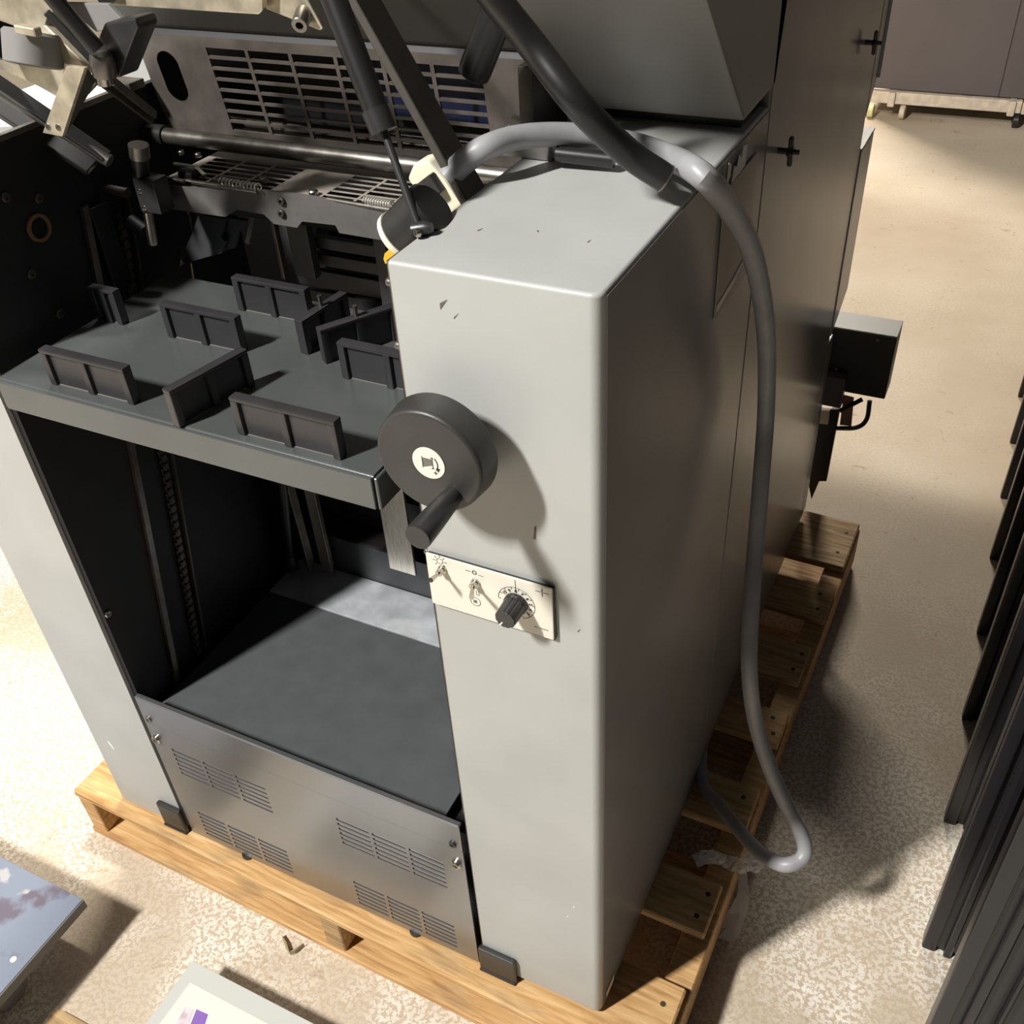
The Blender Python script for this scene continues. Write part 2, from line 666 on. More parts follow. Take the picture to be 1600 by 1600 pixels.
def near_edges(bm, test):
    return [e for e in bm.edges if test(e.verts[0].co) and test(e.verts[1].co)]


bmesh.ops.bevel(bm, geom=near_edges(bm, lambda c: c.x > -0.001 and c.y < 0.001), offset=0.011, segments=5, affect='EDGES', profile=0.5)
bmesh.ops.bevel(bm, geom=near_edges(bm, lambda c: c.z > TOP - 0.001 and (c.y < 0.012 or c.x > -0.0005)), offset=0.004, segments=3, affect='EDGES', profile=0.5)
obj('column_cover', bm, M_GREY, PRESS, smooth=True)
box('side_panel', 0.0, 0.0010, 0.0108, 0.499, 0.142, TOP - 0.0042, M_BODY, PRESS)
# inner edge of that sheet and black frame plate behind it
box('cover_edge', -0.199, -0.1955, 0.004, 0.03, 0.145, TOP - 0.002, M_DULL, PRESS)
box('frame_plate', -0.206, -0.1992, 0.012, 1.30, 0.135, 1.30, M_BLACKWALL, PRESS)
for px, py in ((603, 442), (617, 541), (663, 862)):
    screw('frame_bolt', (-0.1991, 0.010, at(px, py, x=-0.205).z), (-1, 0, 0), 0.0048, M_DULL, PRESS, 0.006, False)

# left column
bm = bmesh.new()
bx(bm, -0.970, -0.806, 0.0, 0.498, 0.130, TOP)
bmesh.ops.bevel(bm, geom=near_edges(bm, lambda c: c.x < -0.969 and c.y < 0.001), offset=0.010, segments=4, affect='EDGES', profile=0.5)
bmesh.ops.bevel(bm, geom=near_edges(bm, lambda c: c.z > TOP - 0.001 and c.y < 0.012), offset=0.005, segments=3, affect='EDGES', profile=0.5)
obj('column_cover', bm, M_GREY, PRESS, smooth=True)
box('frame_plate', -0.8055, -0.795, 0.006, 1.30, 0.135, 1.325, M_BLACKWALL, PRESS)
box('cover_edge', -0.803, -0.7945, 0.12, 0.33, 1.3255, 1.332, M_DULL, PRESS)
box('inner_bracket', -0.83, -0.785, 0.325, 0.352, 1.326, 1.336, M_DULL, PRESS)

# rear body, x=0 side
bm = bmesh.new()
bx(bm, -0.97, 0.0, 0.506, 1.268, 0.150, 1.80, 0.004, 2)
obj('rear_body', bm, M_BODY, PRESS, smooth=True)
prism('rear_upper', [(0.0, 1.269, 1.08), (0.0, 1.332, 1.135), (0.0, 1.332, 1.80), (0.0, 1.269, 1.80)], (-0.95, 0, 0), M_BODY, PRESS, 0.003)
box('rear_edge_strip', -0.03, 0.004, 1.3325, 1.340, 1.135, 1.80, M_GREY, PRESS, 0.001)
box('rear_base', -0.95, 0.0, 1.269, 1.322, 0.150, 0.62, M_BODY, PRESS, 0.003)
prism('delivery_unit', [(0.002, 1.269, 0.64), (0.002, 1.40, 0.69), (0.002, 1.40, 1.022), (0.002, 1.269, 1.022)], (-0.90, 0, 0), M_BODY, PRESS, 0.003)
box('delivery_ledge', -0.5, 0.003, 1.270, 1.401, 1.0225, 1.027, M_GREY, PRESS, 0.001)


def star_screw(p):
    o = cyl_profile('thumb_screw', p, (1, 0, 0), [(0, 0.004), (0.012, 0.004), (0.012, 0.007), (0.018, 0.007), (0.018, 0.003), (0.026, 0.003)], M_KNOB, PRESS, 12)
    bm = bmesh.new()
    px = Vector(p)
    for k in range(2):
        M = Matrix.Translation(px + Vector((0.012, 0, 0))) @ Matrix.Rotation(math.radians(90 * k + 8), 4, 'X')
        bx(bm, 0, 0.006, -0.0035, 0.0035, -0.019 if k == 0 else -0.011, 0.019 if k == 0 else 0.011, 0.002, 1, M)
    obj('wing', bm, M_KNOB, o, smooth=True)


star_screw(at(1216, 235, x=0.0))
star_screw(at(1352, 66, x=0.0))

# document pocket and torn sticker on the side
p1, p2, p3, p4 = at(1140, 305, x=0.001), at(1190, 232, x=0.001), at(1165, 412, x=0.001), at(1112, 506, x=0.001)
ya, yb = 0.328, 0.456
zt_, zb_ = 1.285, 1.138
box('document_pocket', 0.0018, 0.0032, ya, yb, zb_, zt_, M_POCKET, PRESS, 0.0006)
prism('torn_sticker', [(0.0034, 0.331, 1.291), (0.0034, 0.342, 1.296), (0.0034, 0.344, 1.308), (0.0034, 0.333, 1.313)], (0.0005, 0, 0), M_PAPER, PRESS)
prism('torn_sticker', [(0.0034, 0.350, 1.286), (0.0034, 0.400, 1.288), (0.0034, 0.402, 1.310), (0.0034, 0.388, 1.312), (0.0034, 0.380, 1.302),
                       (0.0034, 0.372, 1.309), (0.0034, 0.366, 1.298), (0.0034, 0.356, 1.302)], (0.0005, 0, 0), M_PAPER, PRESS)
prism('torn_sticker', [(0.0034, 0.332, 1.146), (0.0034, 0.36, 1.150), (0.0034, 0.40, 1.152), (0.0034, 0.446, 1.160), (0.0034, 0.446, 1.170),
                       (0.0034, 0.39, 1.160), (0.0034, 0.332, 1.155)], (0.0004, 0, 0), M_PAPER, PRESS)
prism('bar_label', [(0.0019, 0.022, 0.150), (0.0019, 0.052, 0.150), (0.0019, 0.052, 0.166), (0.0019, 0.022, 0.166)], (0.0005, 0, 0), M_PAPER, PRESS)

# raised hood over the rear of the column (front face leans outwards)
prism('hood', [(0.0, 0.395, 1.335), (0.0, 0.52, 1.3385), (0.0, 0.62, 1.80), (0.0, 0.30, 2.10), (0.0, -0.44, 2.095)], (-0.212, 0, 0), M_HOOD, PRESS, 0.004)  # unseen upper end is drawn out forward to shade the column top
box('hood_seal', -0.19, -0.01, 0.42, 0.50, 1.3202, 1.334, M_RUBBER, PRESS)

# lower louvred front panel
XL, XR = -0.793, -0.206
us = [XL]
for g0, g1 in ((-0.755, -0.564), (-0.430, -0.243)):
    w = (g1 - g0 - 2 * 0.006) / 3
    for c in range(3):
        us += [g0 + c * (w + 0.006), g0 + c * (w + 0.006) + w]
us.append(XR)
vs_ = [0.131]
for h0, h1 in ((0.143, 0.216), (0.316, 0.389)):
    ph = (h1 - h0) / 6
    for r_ in range(6):
        vs_ += [h0 + r_ * ph + 0.004, h0 + r_ * ph + ph - 0.002]
vs_.append(0.4365)
bm = bmesh.new()
grid_plate(bm, us, vs_, lambda i, j: (i % 2 == 1) and (j % 2 == 1), 0.0025, lambda u, v, w: Vector((u, -0.002 + w, v)))
LOUV = obj('louvred_panel', bm, M_PANEL, PRESS)
# pressed louvre lips
bm = bmesh.new()
for i in range(1, len(us) - 1, 2):
    if i >= len(us) - 1:
        break
    for j in range(1, len(vs_) - 1, 2):
        M = Matrix.Translation(Vector((0, 0.0005, vs_[j])))
        bx(bm, us[i], us[i + 1], 0.0, 0.0042, 0.0, 0.0010, 0, 1, M @ Matrix.Rotation(math.radians(38), 4, 'X'))
lo = obj('louvre_lip', bm, M_BAR, LOUV)
lo['kind'] = 'stuff'
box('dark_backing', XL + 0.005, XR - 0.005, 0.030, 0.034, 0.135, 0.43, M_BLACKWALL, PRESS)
yt = at(622, 1322, y=0.012)
box('yellow_sleeve', yt.x - 0.020, yt.x + 0.030, 0.0045, 0.012, yt.z - 0.030, yt.z + 0.010, M_YELLOW, PRESS, 0.003)
# top strip with folded lip
bm = bmesh.new()
bx(bm, -0.792, -0.206, -0.0035, 0.0, 0.4385, 0.498, 0.0012, 1)
bx(bm, -0.792, -0.206, -0.003, 0.006, 0.495, 0.499, 0.0015, 1)
LIP = obj('panel_top_strip', bm, M_PANEL, PRESS, smooth=True)
screw('screw', at(233, 1123, y=-0.003), (0, -1, 0), 0.006, M_DULL, LIP)
screw('screw', at(708, 1318, y=-0.003), (0, -1, 0), 0.006, M_KNOB, LIP)
for px, py in ((246, 1154), (714, 1349)):
    screw('hex_bolt', at(px, py, y=-0.002), (0, -1, 0), 0.0085, M_STEEL, LOUV, 0.006)
for px, py in ((397, 1357), (656, 1478)):
    p = at(px, py, y=0.003)
    cyl_profile('levelling_foot', (p.x, 0.004, 0.1285), (0, 0, 1), [(0, 0.012), (0.005, 0.012), (0.006, 0.006), (0.014, 0.006)], M_RUBBER, PRESS, 14)
# black corner feet
for x0, x1 in ((-0.853, -0.800), (-0.200, -0.137)):
    bm = bmesh.new()
    bx(bm, x0, x1, -0.010, -0.0005, 0.1285, 0.193, 0.003, 2)
    bx(bm, x0, x1, -0.012, 0.02, 0.1285, 0.1325, 0.001, 1)
    obj('corner_foot', bm, M_KNOB, PRESS, smooth=True)

# inside of the feeder well
box('well_floor', -0.784, -0.252, 0.0075, 0.32, 0.445, 0.450, M_INFLOOR, PRESS, 0.001)
box('well_base', -0.79, -0.21, 0.036, 0.42, 0.42, 0.430, M_BLACKWALL, PRESS)
box('aluminium_strip', -0.784, -0.215, 0.322, 0.420, 0.446, 0.4515, M_ALU, PRESS, 0.0015)
box('well_back_plate', -0.79, -0.212, 0.421, 0.428, 0.44, 0.532, M_DARKPLATE, PRESS, 0.001)
box('ledge', -0.79, -0.212, 0.429, 0.470, 0.520, 0.530, mat('brown_rust_ledge', (46, 39, 37), 0.6), PRESS)
box('rear_wall', -0.794, -0.207, 0.475, 0.485, 0.44, 1.30, M_DARKPLATE, PRESS)
box('rear_beam', -0.60, -0.43, 0.455, 0.474, 0.535, 0.63, M_DARKPLATE, PRESS, 0.001)

# posts in the well
box('guide_post', -0.561, -0.508, 0.400, 0.406, 0.518, 1.02, M_POST, PRESS, 0.001)
box('guide_post', -0.718, -0.696, 0.400, 0.410, 0.462, 1.02, M_POST, PRESS, 0.001)
p = at(488, 892, y=0.385)
bar('pile_strap', (p.x, 0.385, p.z), (p.x - 0.005, 0.375, 1.02), 0.006, 0.018, M_DULL, PRESS, up=(0, 1, 0))
rod('lever_rod', at(453, 872, y=0.37), at(440, 740, y=0.37), 0.009, M_RUBBER, PRESS)
p = at(454, 878, y=0.37)
cyl_profile('lever_tip', p, (0, 0, 1), [(-0.022, 0.006), (-0.018, 0.012), (0.012, 0.012), (0.018, 0.008)], M_RUBBER, PRESS, 16)

# upper back of the feeder (visible between the tray and the suction bracket)
for (a, b, c, d_) in (((470, 366), (592, 397), (592, 412), (470, 384)), ((470, 392), (592, 420), (592, 437), (470, 410)), ((470, 418), (592, 447), (592, 474), (470, 444)), ((470, 450), (592, 478), (592, 520), (470, 486))):
    q0, q1 = at(*a, y=0.43), at(*b, y=0.43)
    q3 = at(*d_, y=0.43)
    box('back_slat', q0.x - 0.01, q1.x + 0.004, 0.430, 0.442, q3.z, q0.z, M_DARKPLATE, PRESS, 0.002)
q0, q1 = at(448, 360, y=0.40), at(480, 366, y=0.40)
box('side_post', q0.x, q1.x, 0.40, 0.415, 1.06, 1.20, M_DARKPLATE, PRESS, 0.001)
q0, q1 = at(431, 356, y=0.395), at(436, 357, y=0.395)
box('post_lip', q0.x, q1.x, 0.385, 0.395, 1.06, 1.20, M_DULL, PRESS, 0.0005)
q0, q1 = at(582, 375, y=0.40), at(601, 378, y=0.40)
box('side_post', q0.x, q1.x, 0.40, 0.415, 1.03, 1.20, M_DARKPLATE, PRESS, 0.001)

# left wall guides (leaning) and lift chain
def lean(z, y0):
    return y0 + 0.16 * (z - 0.89)


for y0, w, m_ in ((0.144, 0.010, M_DULL), (0.221, 0.004, M_BAR)):
    prism('guide_strip', [(-0.794, lean(0.45, y0), 0.45), (-0.794, lean(0.45, y0) + w, 0.45), (-0.794, lean(1.22, y0) + w, 1.22), (-0.794, lean(1.22, y0), 1.22)],
          (0.006, 0, 0), m_, PRESS)
bm = bmesh.new()
for k in range(50):
    z = 0.47 + k * 0.0145
    y = lean(z, 0.204)
    tube(bm, [(-0.794, y, z), (-0.786, y, z)], 0.0035, 8)
    bx(bm, -0.792, -0.790, y - 0.0045, y + 0.0045, z + 0.002, z + 0.0125)
    bx(bm, -0.788, -0.7865, y - 0.0045, y + 0.0045, z - 0.006, z + 0.0045)
obj('lift_chain', bm, M_BAR, PRESS)
for px, py in ((48, 428), (93, 490), (60, 310), (168, 959), (8, 308)):
    screw('wall_screw', at(px, py, x=-0.795), (1, 0, 0), 0.006, M_BAR if py != 959 else M_STEEL, PRESS, 0.003)
cyl_profile('bushing_ring', at(60, 356, x=-0.795), (1, 0, 0), [(0, 0.017), (0.003, 0.017), (0.003, 0.013), (0.0, 0.013)], mat('brown_bushing', (120, 92, 60), 0.5), PRESS, 24)
box('wall_channel', -0.794, -0.785, 0.205, 0.235, 1.10, 1.215, M_BLACKWALL, PRESS, 0.002)

# ------------------------------------------------------------------ feed tray
ZTR = 1.092
bm = bmesh.new()
bx(bm, -0.768, -0.238, -0.016, 0.288, ZTR - 0.004, ZTR)
bmesh.ops.bevel(bm, geom=near_edges(bm, lambda c: c.y < -0.015 and c.z > ZTR - 0.001), offset=0.0035, segments=4, affect='EDGES', profile=0.5)
bx(bm, -0.768, -0.238, -0.020, -0.016, ZTR - 0.040, ZTR - 0.001, 0.0015, 2)
bx(bm, -0.236, -0.232, -0.018, 0.288, ZTR - 0.040, ZTR - 0.0005, 0.001, 1)
bx(bm, -0.772, -0.769, -0.018, 0.288, ZTR - 0.040, ZTR - 0.0005, 0.001, 1)
TRAY = obj('feed_tray', bm, M_TRAY, PRESS, smooth=True)

# ------------------------------------------------------------------ handwheel
HC = at(668, 724, y=-0.055)
cyl_profile('hub', (HC.x, -0.027, HC.z), (0, 1, 0), [(0, 0.020), (0.010, 0.019), (0.0268, 0.018)], M_KNOB, PRESS, 24)
WH = cyl_profile('handwheel', HC, (0, 1, 0), [(0.0, 0.0498), (0.0005, 0.0513), (0.0018, 0.0530), (0.0045, 0.0540), (0.027, 0.0562), (0.030, 0.0552), (0.031, 0.050), (0.030, 0.02)], M_DISC, PRESS, 64)
STK = cyl_profile('sticker', HC + Vector((0.0015, -0.0008, 0.001)), (0, 1, 0), [(0, 0.0165), (0.0007, 0.0165)], M_CREAM, WH, 40)
sy = HC.y - 0.0011
sx, sz = HC.x + 0.0015, HC.z + 0.001
bm = bmesh.new()
for k in range(7):       # the printed sheet pile
    xx = sx - 0.0055 + k * 0.0014
    bx(bm, xx, xx + 0.0007, sy, sy + 0.0003, sz - 0.0048 + (0.0005 * k), sz + 0.0052)
bx(bm, sx - 0.0065, sx - 0.0060, sy, sy + 0.0003, sz - 0.006, sz + 0.0065)
bx(bm, sx + 0.0042, sx + 0.0048, sy, sy + 0.0003, sz - 0.004, sz + 0.006)
for s_ in (-1, 1):
    bx(bm, sx + 0.0030, sx + 0.0052, sy, sy + 0.0003, sz + 0.001 + s_ * 0.0056 - 0.0005, sz + 0.001 + s_ * 0.0056 + 0.0005)
for k in range(9):       # curved arrow
    a = math.radians(40 - k * 9)
    c = Vector((sx + math.cos(a) * 0.0095, sy, sz + math.sin(a) * 0.0095))
    bx(bm, c.x - 0.0005, c.x + 0.0005, sy, sy + 0.0003, c.z - 0.0008, c.z + 0.0008)
v = [bm.verts.new((sx + 0.0095, sy, sz - 0.0075)), bm.verts.new((sx + 0.0068, sy, sz - 0.0040)), bm.verts.new((sx + 0.0118, sy, sz - 0.0030))]
bm.faces.new(v)
bx(bm, sx + 0.0045, sx + 0.0085, sy, sy + 0.0003, sz - 0.0094, sz - 0.0087)
bx(bm, sx + 0.0062, sx + 0.0068, sy, sy + 0.0003, sz - 0.0112, sz - 0.0070)
obj('printed_arrow', bm, M_INK, STK)
hp = HC + Vector((0.0235, 0, -0.029))
h = cyl_profile('crank_handle', hp + Vector((0, 0.004, 0)), (0, -1, 0), [(0, 0.0085), (0.006, 0.009), (0.012, 0.0100), (0.040, 0.0118), (0.066, 0.0128), (0.0685, 0.0122), (0.069, 0.010)], M_KNOB, WH, 28)

# ------------------------------------------------------------------ control plate
CP = box('control_plate', -0.1945, -0.0495, -0.0065, -0.0045, 0.927, 0.999, M_CREAM, PRESS, 0.0016)
box('plate_back', -0.1935, -0.0485, -0.0045, -0.0002, 0.925, 0.9975, M_KNOB, PRESS, 0.001)
YP = -0.00675


def cp(px, py, y=YP):
    return at(px, py, y=y)


# sun symbol
bm = bmesh.new()
c = cp(687, 877)
for k in range(20):
    a = 2 * math.pi * k / 20
    a2 = 2 * math.pi * (k + 1) / 20
    r0, r1 = 0.0034, 0.0040
    vv = [bm.verts.new((c.x + math.cos(t) * r, YP, c.z + math.sin(t) * r)) for t, r in ((a, r0), (a2, r0), (a2, r1), (a, r1))]
    bm.faces.new(vv)
for k in range(8):
    a = 2 * math.pi * k / 8
    M = Matrix.Translation(c) @ Matrix.Rotation(-a, 4, 'Y')
    bx(bm, 0.0055, 0.0082, -0.0001, 0.0002, -0.0003, 0.0003, 0, 1, M)
obj('lamp_symbol', bm, M_INK, CP)
# switch marks I 0 and lines
bm = bmesh.new()
a, b = cp(727, 891), cp(735, 893)
bx(bm, a.x, b.x, YP, YP + 0.0002, (a.z + b.z) / 2 - 0.0003, (a.z + b.z) / 2 + 0.0003)
a, b = cp(747, 899), cp(755, 901)
bx(bm, a.x, b.x, YP, YP + 0.0002, (a.z + b.z) / 2 - 0.0002, (a.z + b.z) / 2 + 0.0002)
obj('printed_line', bm, M_INK, CP)
text('printed_mark', 'O', 0.0075, face_y(cp(741, 895)), M_INK, CP)
bm = bmesh.new()
c = cp(847, 926)
bx(bm, c.x - 0.0075, c.x + 0.0075, YP, YP + 0.0002, c.z - 0.0003, c.z + 0.0003)
for s_ in (-1, 1):
    bx(bm, c.x - 0.0003, c.x + 0.0003, YP, YP + 0.0002, c.z + s_ * 0.0012, c.z + s_ * 0.0062) if s_ > 0 else bx(bm, c.x - 0.0003, c.x + 0.0003, YP, YP + 0.0002, c.z - 0.0062, c.z - 0.0012)
    v = [bm.verts.new((c.x, YP, c.z + s_ * 0.0008)), bm.verts.new((c.x - 0.0012, YP, c.z + s_ * 0.0030)), bm.verts.new((c.x + 0.0012, YP, c.z + s_ * 0.0030))]
    bm.faces.new(v)
obj('pressure_symbol', bm, M_INK, CP)


def toggle(base, tip):
    b = cp(*base)
    T = cyl_profile('toggle_switch', b, (0, -1, 0), [(-0.0005, 0.0052), (0.002, 0.0052), (0.002, 0.0040), (0.008, 0.0040), (0.0085, 0.003)], M_STEEL, CP, 16)
    tipw = cp(tip[0], tip[1], y=-0.030)
    return T, b + Vector((0, -0.007, 0)), tipw


T, a, b = toggle((691, 889), (675, 905))
rod('toggle_lever', a, a + (b - a).normalized() * 0.020, 0.0017, M_STEEL, CP, 12, 0.0027)
T, a, b = toggle((743, 910), (737, 934))
rod('toggle_lever', a, a + (b - a).normalized() * 0.018, 0.0017, M_STEEL, CP, 12, 0.0027)
# little round pile symbol below the second switch
c = cp(743, 940)
bm = bmesh.new()
for k in range(24):
    a = 2 * math.pi * k / 24
    a2 = 2 * math.pi * (k + 1) / 24
    vv = [bm.verts.new((c.x + math.cos(t) * r, YP, c.z + math.sin(t) * r)) for t, r in ((a, 0.0056), (a2, 0.0056), (a2, 0.0062), (a, 0.0062))]
    bm.faces.new(vv)
for k in range(4):
    bx(bm, c.x - 0.0022 + k * 0.0011, c.x - 0.0016 + k * 0.0011, YP, YP + 0.0002, c.z - 0.0022, c.z + 0.0020)
a, b = cp(744, 923), cp(749, 931)
for q in (a.x, a.x + 0.0028):
    bx(bm, q - 0.0002, q + 0.0002, YP, YP + 0.0002, b.z, a.z)
bx(bm, a.x, a.x + 0.0028, YP, YP + 0.0002, b.z - 0.0002, b.z + 0.0002)
obj('pile_symbol', bm, M_INK, CP)
# dial scale
DC = cp(807, 942)
bm = bmesh.new()
R0 = 0.0205
for k in range(48):
    a = math.radians(-70 + k * (250 / 48))
    a2 = math.radians(-70 + (k + 1) * (250 / 48))
    vv = [bm.verts.new((DC.x + math.cos(t) * r, YP, DC.z + math.sin(t) * r)) for t, r in ((a, R0), (a2, R0), (a2, R0 + 0.0006), (a, R0 + 0.0006))]
    bm.faces.new(vv)
for k in range(11):
    a = math.radians(-70 + k * 25)
    M = Matrix.Translation(DC) @ Matrix.Rotation(-a, 4, 'Y')
    bx(bm, R0 - 0.0028, R0, -0.0001, 0.0002, -0.00025, 0.00025, 0, 1, M)
bx(bm, DC.x - 0.0003, DC.x + 0.0003, YP, YP + 0.0002, DC.z + R0 - 0.002, DC.z + R0 + 0.011)
obj('dial_scale', bm, M_INK, CP)
for k, s in enumerate(('10', '9', '8', '7', '6', '5', '4', '3')):
    a = math.radians(142 - k * 26)
    text('dial_digit', s, 0.0058, face_y(DC + Vector((math.cos(a) * 0.0163, -0.0002, math.sin(a) * 0.0163)), a - math.pi / 2), M_INK, CP)
bm = bmesh.new()
c0 = cp(846, 983)
for k in range(9):
    if k == 2:
        continue
    bx(bm, c0.x - 0.008 + k * 0.0018, c0.x - 0.0068 + k * 0.0018, YP, YP + 0.0001, c0.z, c0.z + 0.0011)
obj('printed_line', bm, M_INK, CP)
# fluted knob
bm = bmesh.new()
N = 48
rings = []
for t, r0 in ((0.0, 0.0132), (0.004, 0.0132), (0.005, 0.0122), (0.026, 0.0115), (0.0272, 0.0106)):
    ring = []
    for k in range(N):
        a = 2 * math.pi * k / N
        fl = 0.93 if (t > 0.0045 and k % 4 == 0) else 1.0
        ring.append(bm.verts.new((DC.x + math.cos(a) * r0 * fl, YP - t, DC.z + math.sin(a) * r0 * fl)))
    rings.append(ring)
for a, b in zip(rings[:-1], rings[1:]):
    for k in range(N):
        bm.faces.new((a[k], a[(k + 1) % N], b[(k + 1) % N], b[k]))
bm.faces.new(rings[-1])
bm.faces.new(rings[0][::-1])
KN = obj('dial_knob', bm, M_KNOB, CP, smooth=True)
bm = bmesh.new()
M = Matrix.Translation(Vector((DC.x, YP - 0.0274, DC.z))) @ Matrix.Rotation(math.radians(90 + 35), 4, 'Y')
bx(bm, 0.005, 0.0106, -0.0003, 0.0006, -0.0007, 0.0007, 0, 1, M)
obj('pointer_mark', bm, M_WHITE, CP)
# scuffs on the column face
M_SCUFF = mat('dark_scuff', (96, 88, 82), 0.7)
bm = bmesh.new()
for poly in ([(687, 474), (699, 468), (693, 477), (688, 484)], [(708, 497), (717, 489), (710, 498)], [(835, 823), (838, 823), (837, 843), (833, 842)],
             [(902, 986), (908, 983), (903, 988)]):
    bm.faces.new([bm.verts.new(at(px, py, y=-0.0003)) for px, py in poly])
obj('paint_scuff', bm, M_SCUFF, PRESS)
bm = bmesh.new()
for poly in ([(167, 1158), (170, 1158), (179, 1170), (177, 1171)], [(895, 1416), (898, 1416), (897, 1420)], [(885, 1431), (888, 1431), (887, 1434)]):
    bm.faces.new([bm.verts.new(at(px, py, y=-0.0003)) for px, py in poly])
obj('paint_scratch', bm, M_WHITE, PRESS)
bm = bmesh.new()
for poly in ([(838, 360), (842, 360), (841, 363)], [(745, 360), (756, 356), (747, 361)], [(917, 378), (924, 374), (919, 379)]):
    bm.faces.new([bm.verts.new(at(px, py, z=TOP + 0.0003)) for px, py in poly])
obj('paint_scuff', bm, M_SCUFF, PRESS)

# ------------------------------------------------------------------ feeder head: grille housing
GB, GT = Vector((0, 0.372, 1.262)), Vector((0, 0.352, 1.392))      # bottom and top of the leaning face


def gpt(x, v, w):
    p = GB.lerp(GT, v)
    n = Vector((0, (GT - GB).z, -(GT - GB).y)).normalized()
    return Vector((x, p.y, p.z)) + n * w


# slot positions measured in x and v(0..1)
gx0, gx1 = -0.672, -0.282
cols = [gx0 + k * (gx1 - gx0) / 6 for k in range(7)]
us = [-0.782]
for k in range(6):
    us += [cols[k] + 0.0026, cols[k + 1] - 0.0026]
us.append(-0.215)
vs2 = [0.0]
for k in range(8):
    vs2 += [0.085 + k * 0.104 + 0.012, 0.085 + k * 0.104 + 0.090]
vs2.append(1.0)
bm = bmesh.new()
grid_plate(bm, us, vs2, lambda i, j: i % 2 == 1 and j % 2 == 1, 0.003, gpt)
GR = obj('blower_grille', bm, M_GRILL, PRESS)
prism('grille_top', [gpt(-0.782, 1.0, 0), gpt(-0.782, 1.04, 0.006), gpt(-0.782, 1.04, 0.07), gpt(-0.782, 1.0, 0.07)], (0.567, 0, 0), M_BLACKWALL, PRESS)
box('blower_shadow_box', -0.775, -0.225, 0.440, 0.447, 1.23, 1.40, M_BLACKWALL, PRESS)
box('blue_blower', -0.46, -0.26, 0.405, 0.432, 1.30, 1.395, M_BLUE, PRESS, 0.006)
rod('feed_shaft', (-0.70, 0.395, 1.275), (-0.22, 0.395, 1.275), 0.010, M_STEEL, PRESS, 16)
# oval opening at the left, its dark inside painted as a black patch
ov = []
for k in range(28):
    a = 2 * math.pi * k / 28
    uu, vv_ = math.cos(a) * 0.0165, math.sin(a) * 0.0165 + (0.015 if math.sin(a) > 0 else -0.015)
    ov.append(gpt(-0.741 + uu, 0.60 + vv_ / 0.1315, -0.0012))
prism('oval_hole_shade', ov, (gpt(0, 0.5, 0.0008) - gpt(0, 0.5, 0)), mat('hole_shade_black', (3, 3, 3), 1.0, spec=0.0), GR)
# right end bracket of the housing
q = [at(818, 100, y=0.345), at(842, 104, y=0.345), at(845, 190, y=0.345), at(832, 200, y=0.345)]
box('end_bracket', -0.214, -0.198, 0.30, 0.36, 1.30, 1.40, M_BAR, PRESS, 0.002)
wb0, wb1 = at(884, 106, y=0.36), at(911, 192, y=0.36)
box('white_block', wb0.x, wb1.x, 0.36, 0.392, 1.321, wb0.z, M_GREY, PRESS, 0.002)
box('sensor_box', -0.232, -0.160, 0.262, 0.32, 1.3206, 1.338, M_BRACKET, PRESS, 0.002)
prism('hinge_plate', [at(796, 184, y=0.30), at(845, 200, y=0.30), at(845, 212, y=0.30), at(797, 212, y=0.30)], (0, 0.012, 0), M_BAR, PRESS)
rod('black_cord', at(870, 240, z=1.335), at(960, 250, z=1.332), 0.008, M_RUBBER, PRESS)

# long dark cover over the head
prism('upper_cover', [(-0.80, 0.352, 1.402), (-0.80, 0.360, 1.396), (-0.80, 0.47, 1.396), (-0.80, 0.47, 1.75), (-0.80, 0.13, 1.70)], (0.585, 0, 0), mat('dark_cover_paint', (74, 72, 68), 0.5, 0.1, 0.04, 10), PRESS, 0.002)

# polished cross shaft
q = at(264, 216, y=0.345)
rod('cross_shaft', (-0.766, 0.345, 1.2665), (-0.207, 0.345, 1.2665), 0.0105, M_DULL, PRESS, 20)
rod('shaft_collar', (-0.793, 0.345, 1.2665), (-0.764, 0.345, 1.2665), 0.0135, M_RUBBER, PRESS, 20)

# suction plate: perforated top plus front apron
LZ = 1.243
xa, xb = at(250, 288, z=LZ).x + 0.02, -0.30
us = [-0.705]
ws = []
for g0, g1 in ((-0.690, -0.545), (-0.470, -0.330)):
    w = (g1 - g0 - 2 * 0.004) / 3
    for k in range(3):
        us += [g0 + k * (w + 0.004), g0 + k * (w + 0.004) + w]
us.append(-0.285)
vs3 = [0.268]
for k in range(6):
    vs3 += [0.272 + k * 0.0135, 0.272 + k * 0.0135 + 0.0108]
vs3.append(0.372)
bm = bmesh.new()
grid_plate(bm, us, vs3, lambda i, j: i % 2 == 1 and j % 2 == 1, 0.001, lambda u, v, w: Vector((u, v, LZ - w)))
obj('perforated_plate', bm, mat('lit_plate_paint', (156, 148, 138), 0.4, 0.1, 0.08, 40), PRESS)  # paler colour stands in for light falling on the plate
box('slot_shade_plate', -0.70, -0.29, 0.275, 0.365, LZ - 0.040, LZ - 0.030, M_BLACKWALL, PRESS)  # black plate added below to stand in for shade inside the slots
apr = [(-0.705, LZ), (-0.285, LZ), (-0.285, LZ - 0.032), (-0.395, LZ - 0.034), (-0.408, LZ - 0.052), (-0.432, LZ - 0.062), (-0.515, LZ - 0.062), (-0.535, LZ - 0.046), (-0.705, LZ - 0.040)]
apr = [at(248, 290, y=0.262), at(408, 297, y=0.262), at(480, 306, y=0.262), at(612, 328, y=0.262), at(612, 378, y=0.262), at(530, 364, y=0.262), at(524, 352, y=0.262),
       at(472, 346, y=0.262), at(464, 356, y=0.262), at(428, 350, y=0.262), at(412, 335, y=0.262), at(370, 328, y=0.262), at(352, 339, y=0.262), at(262, 326, y=0.262)]
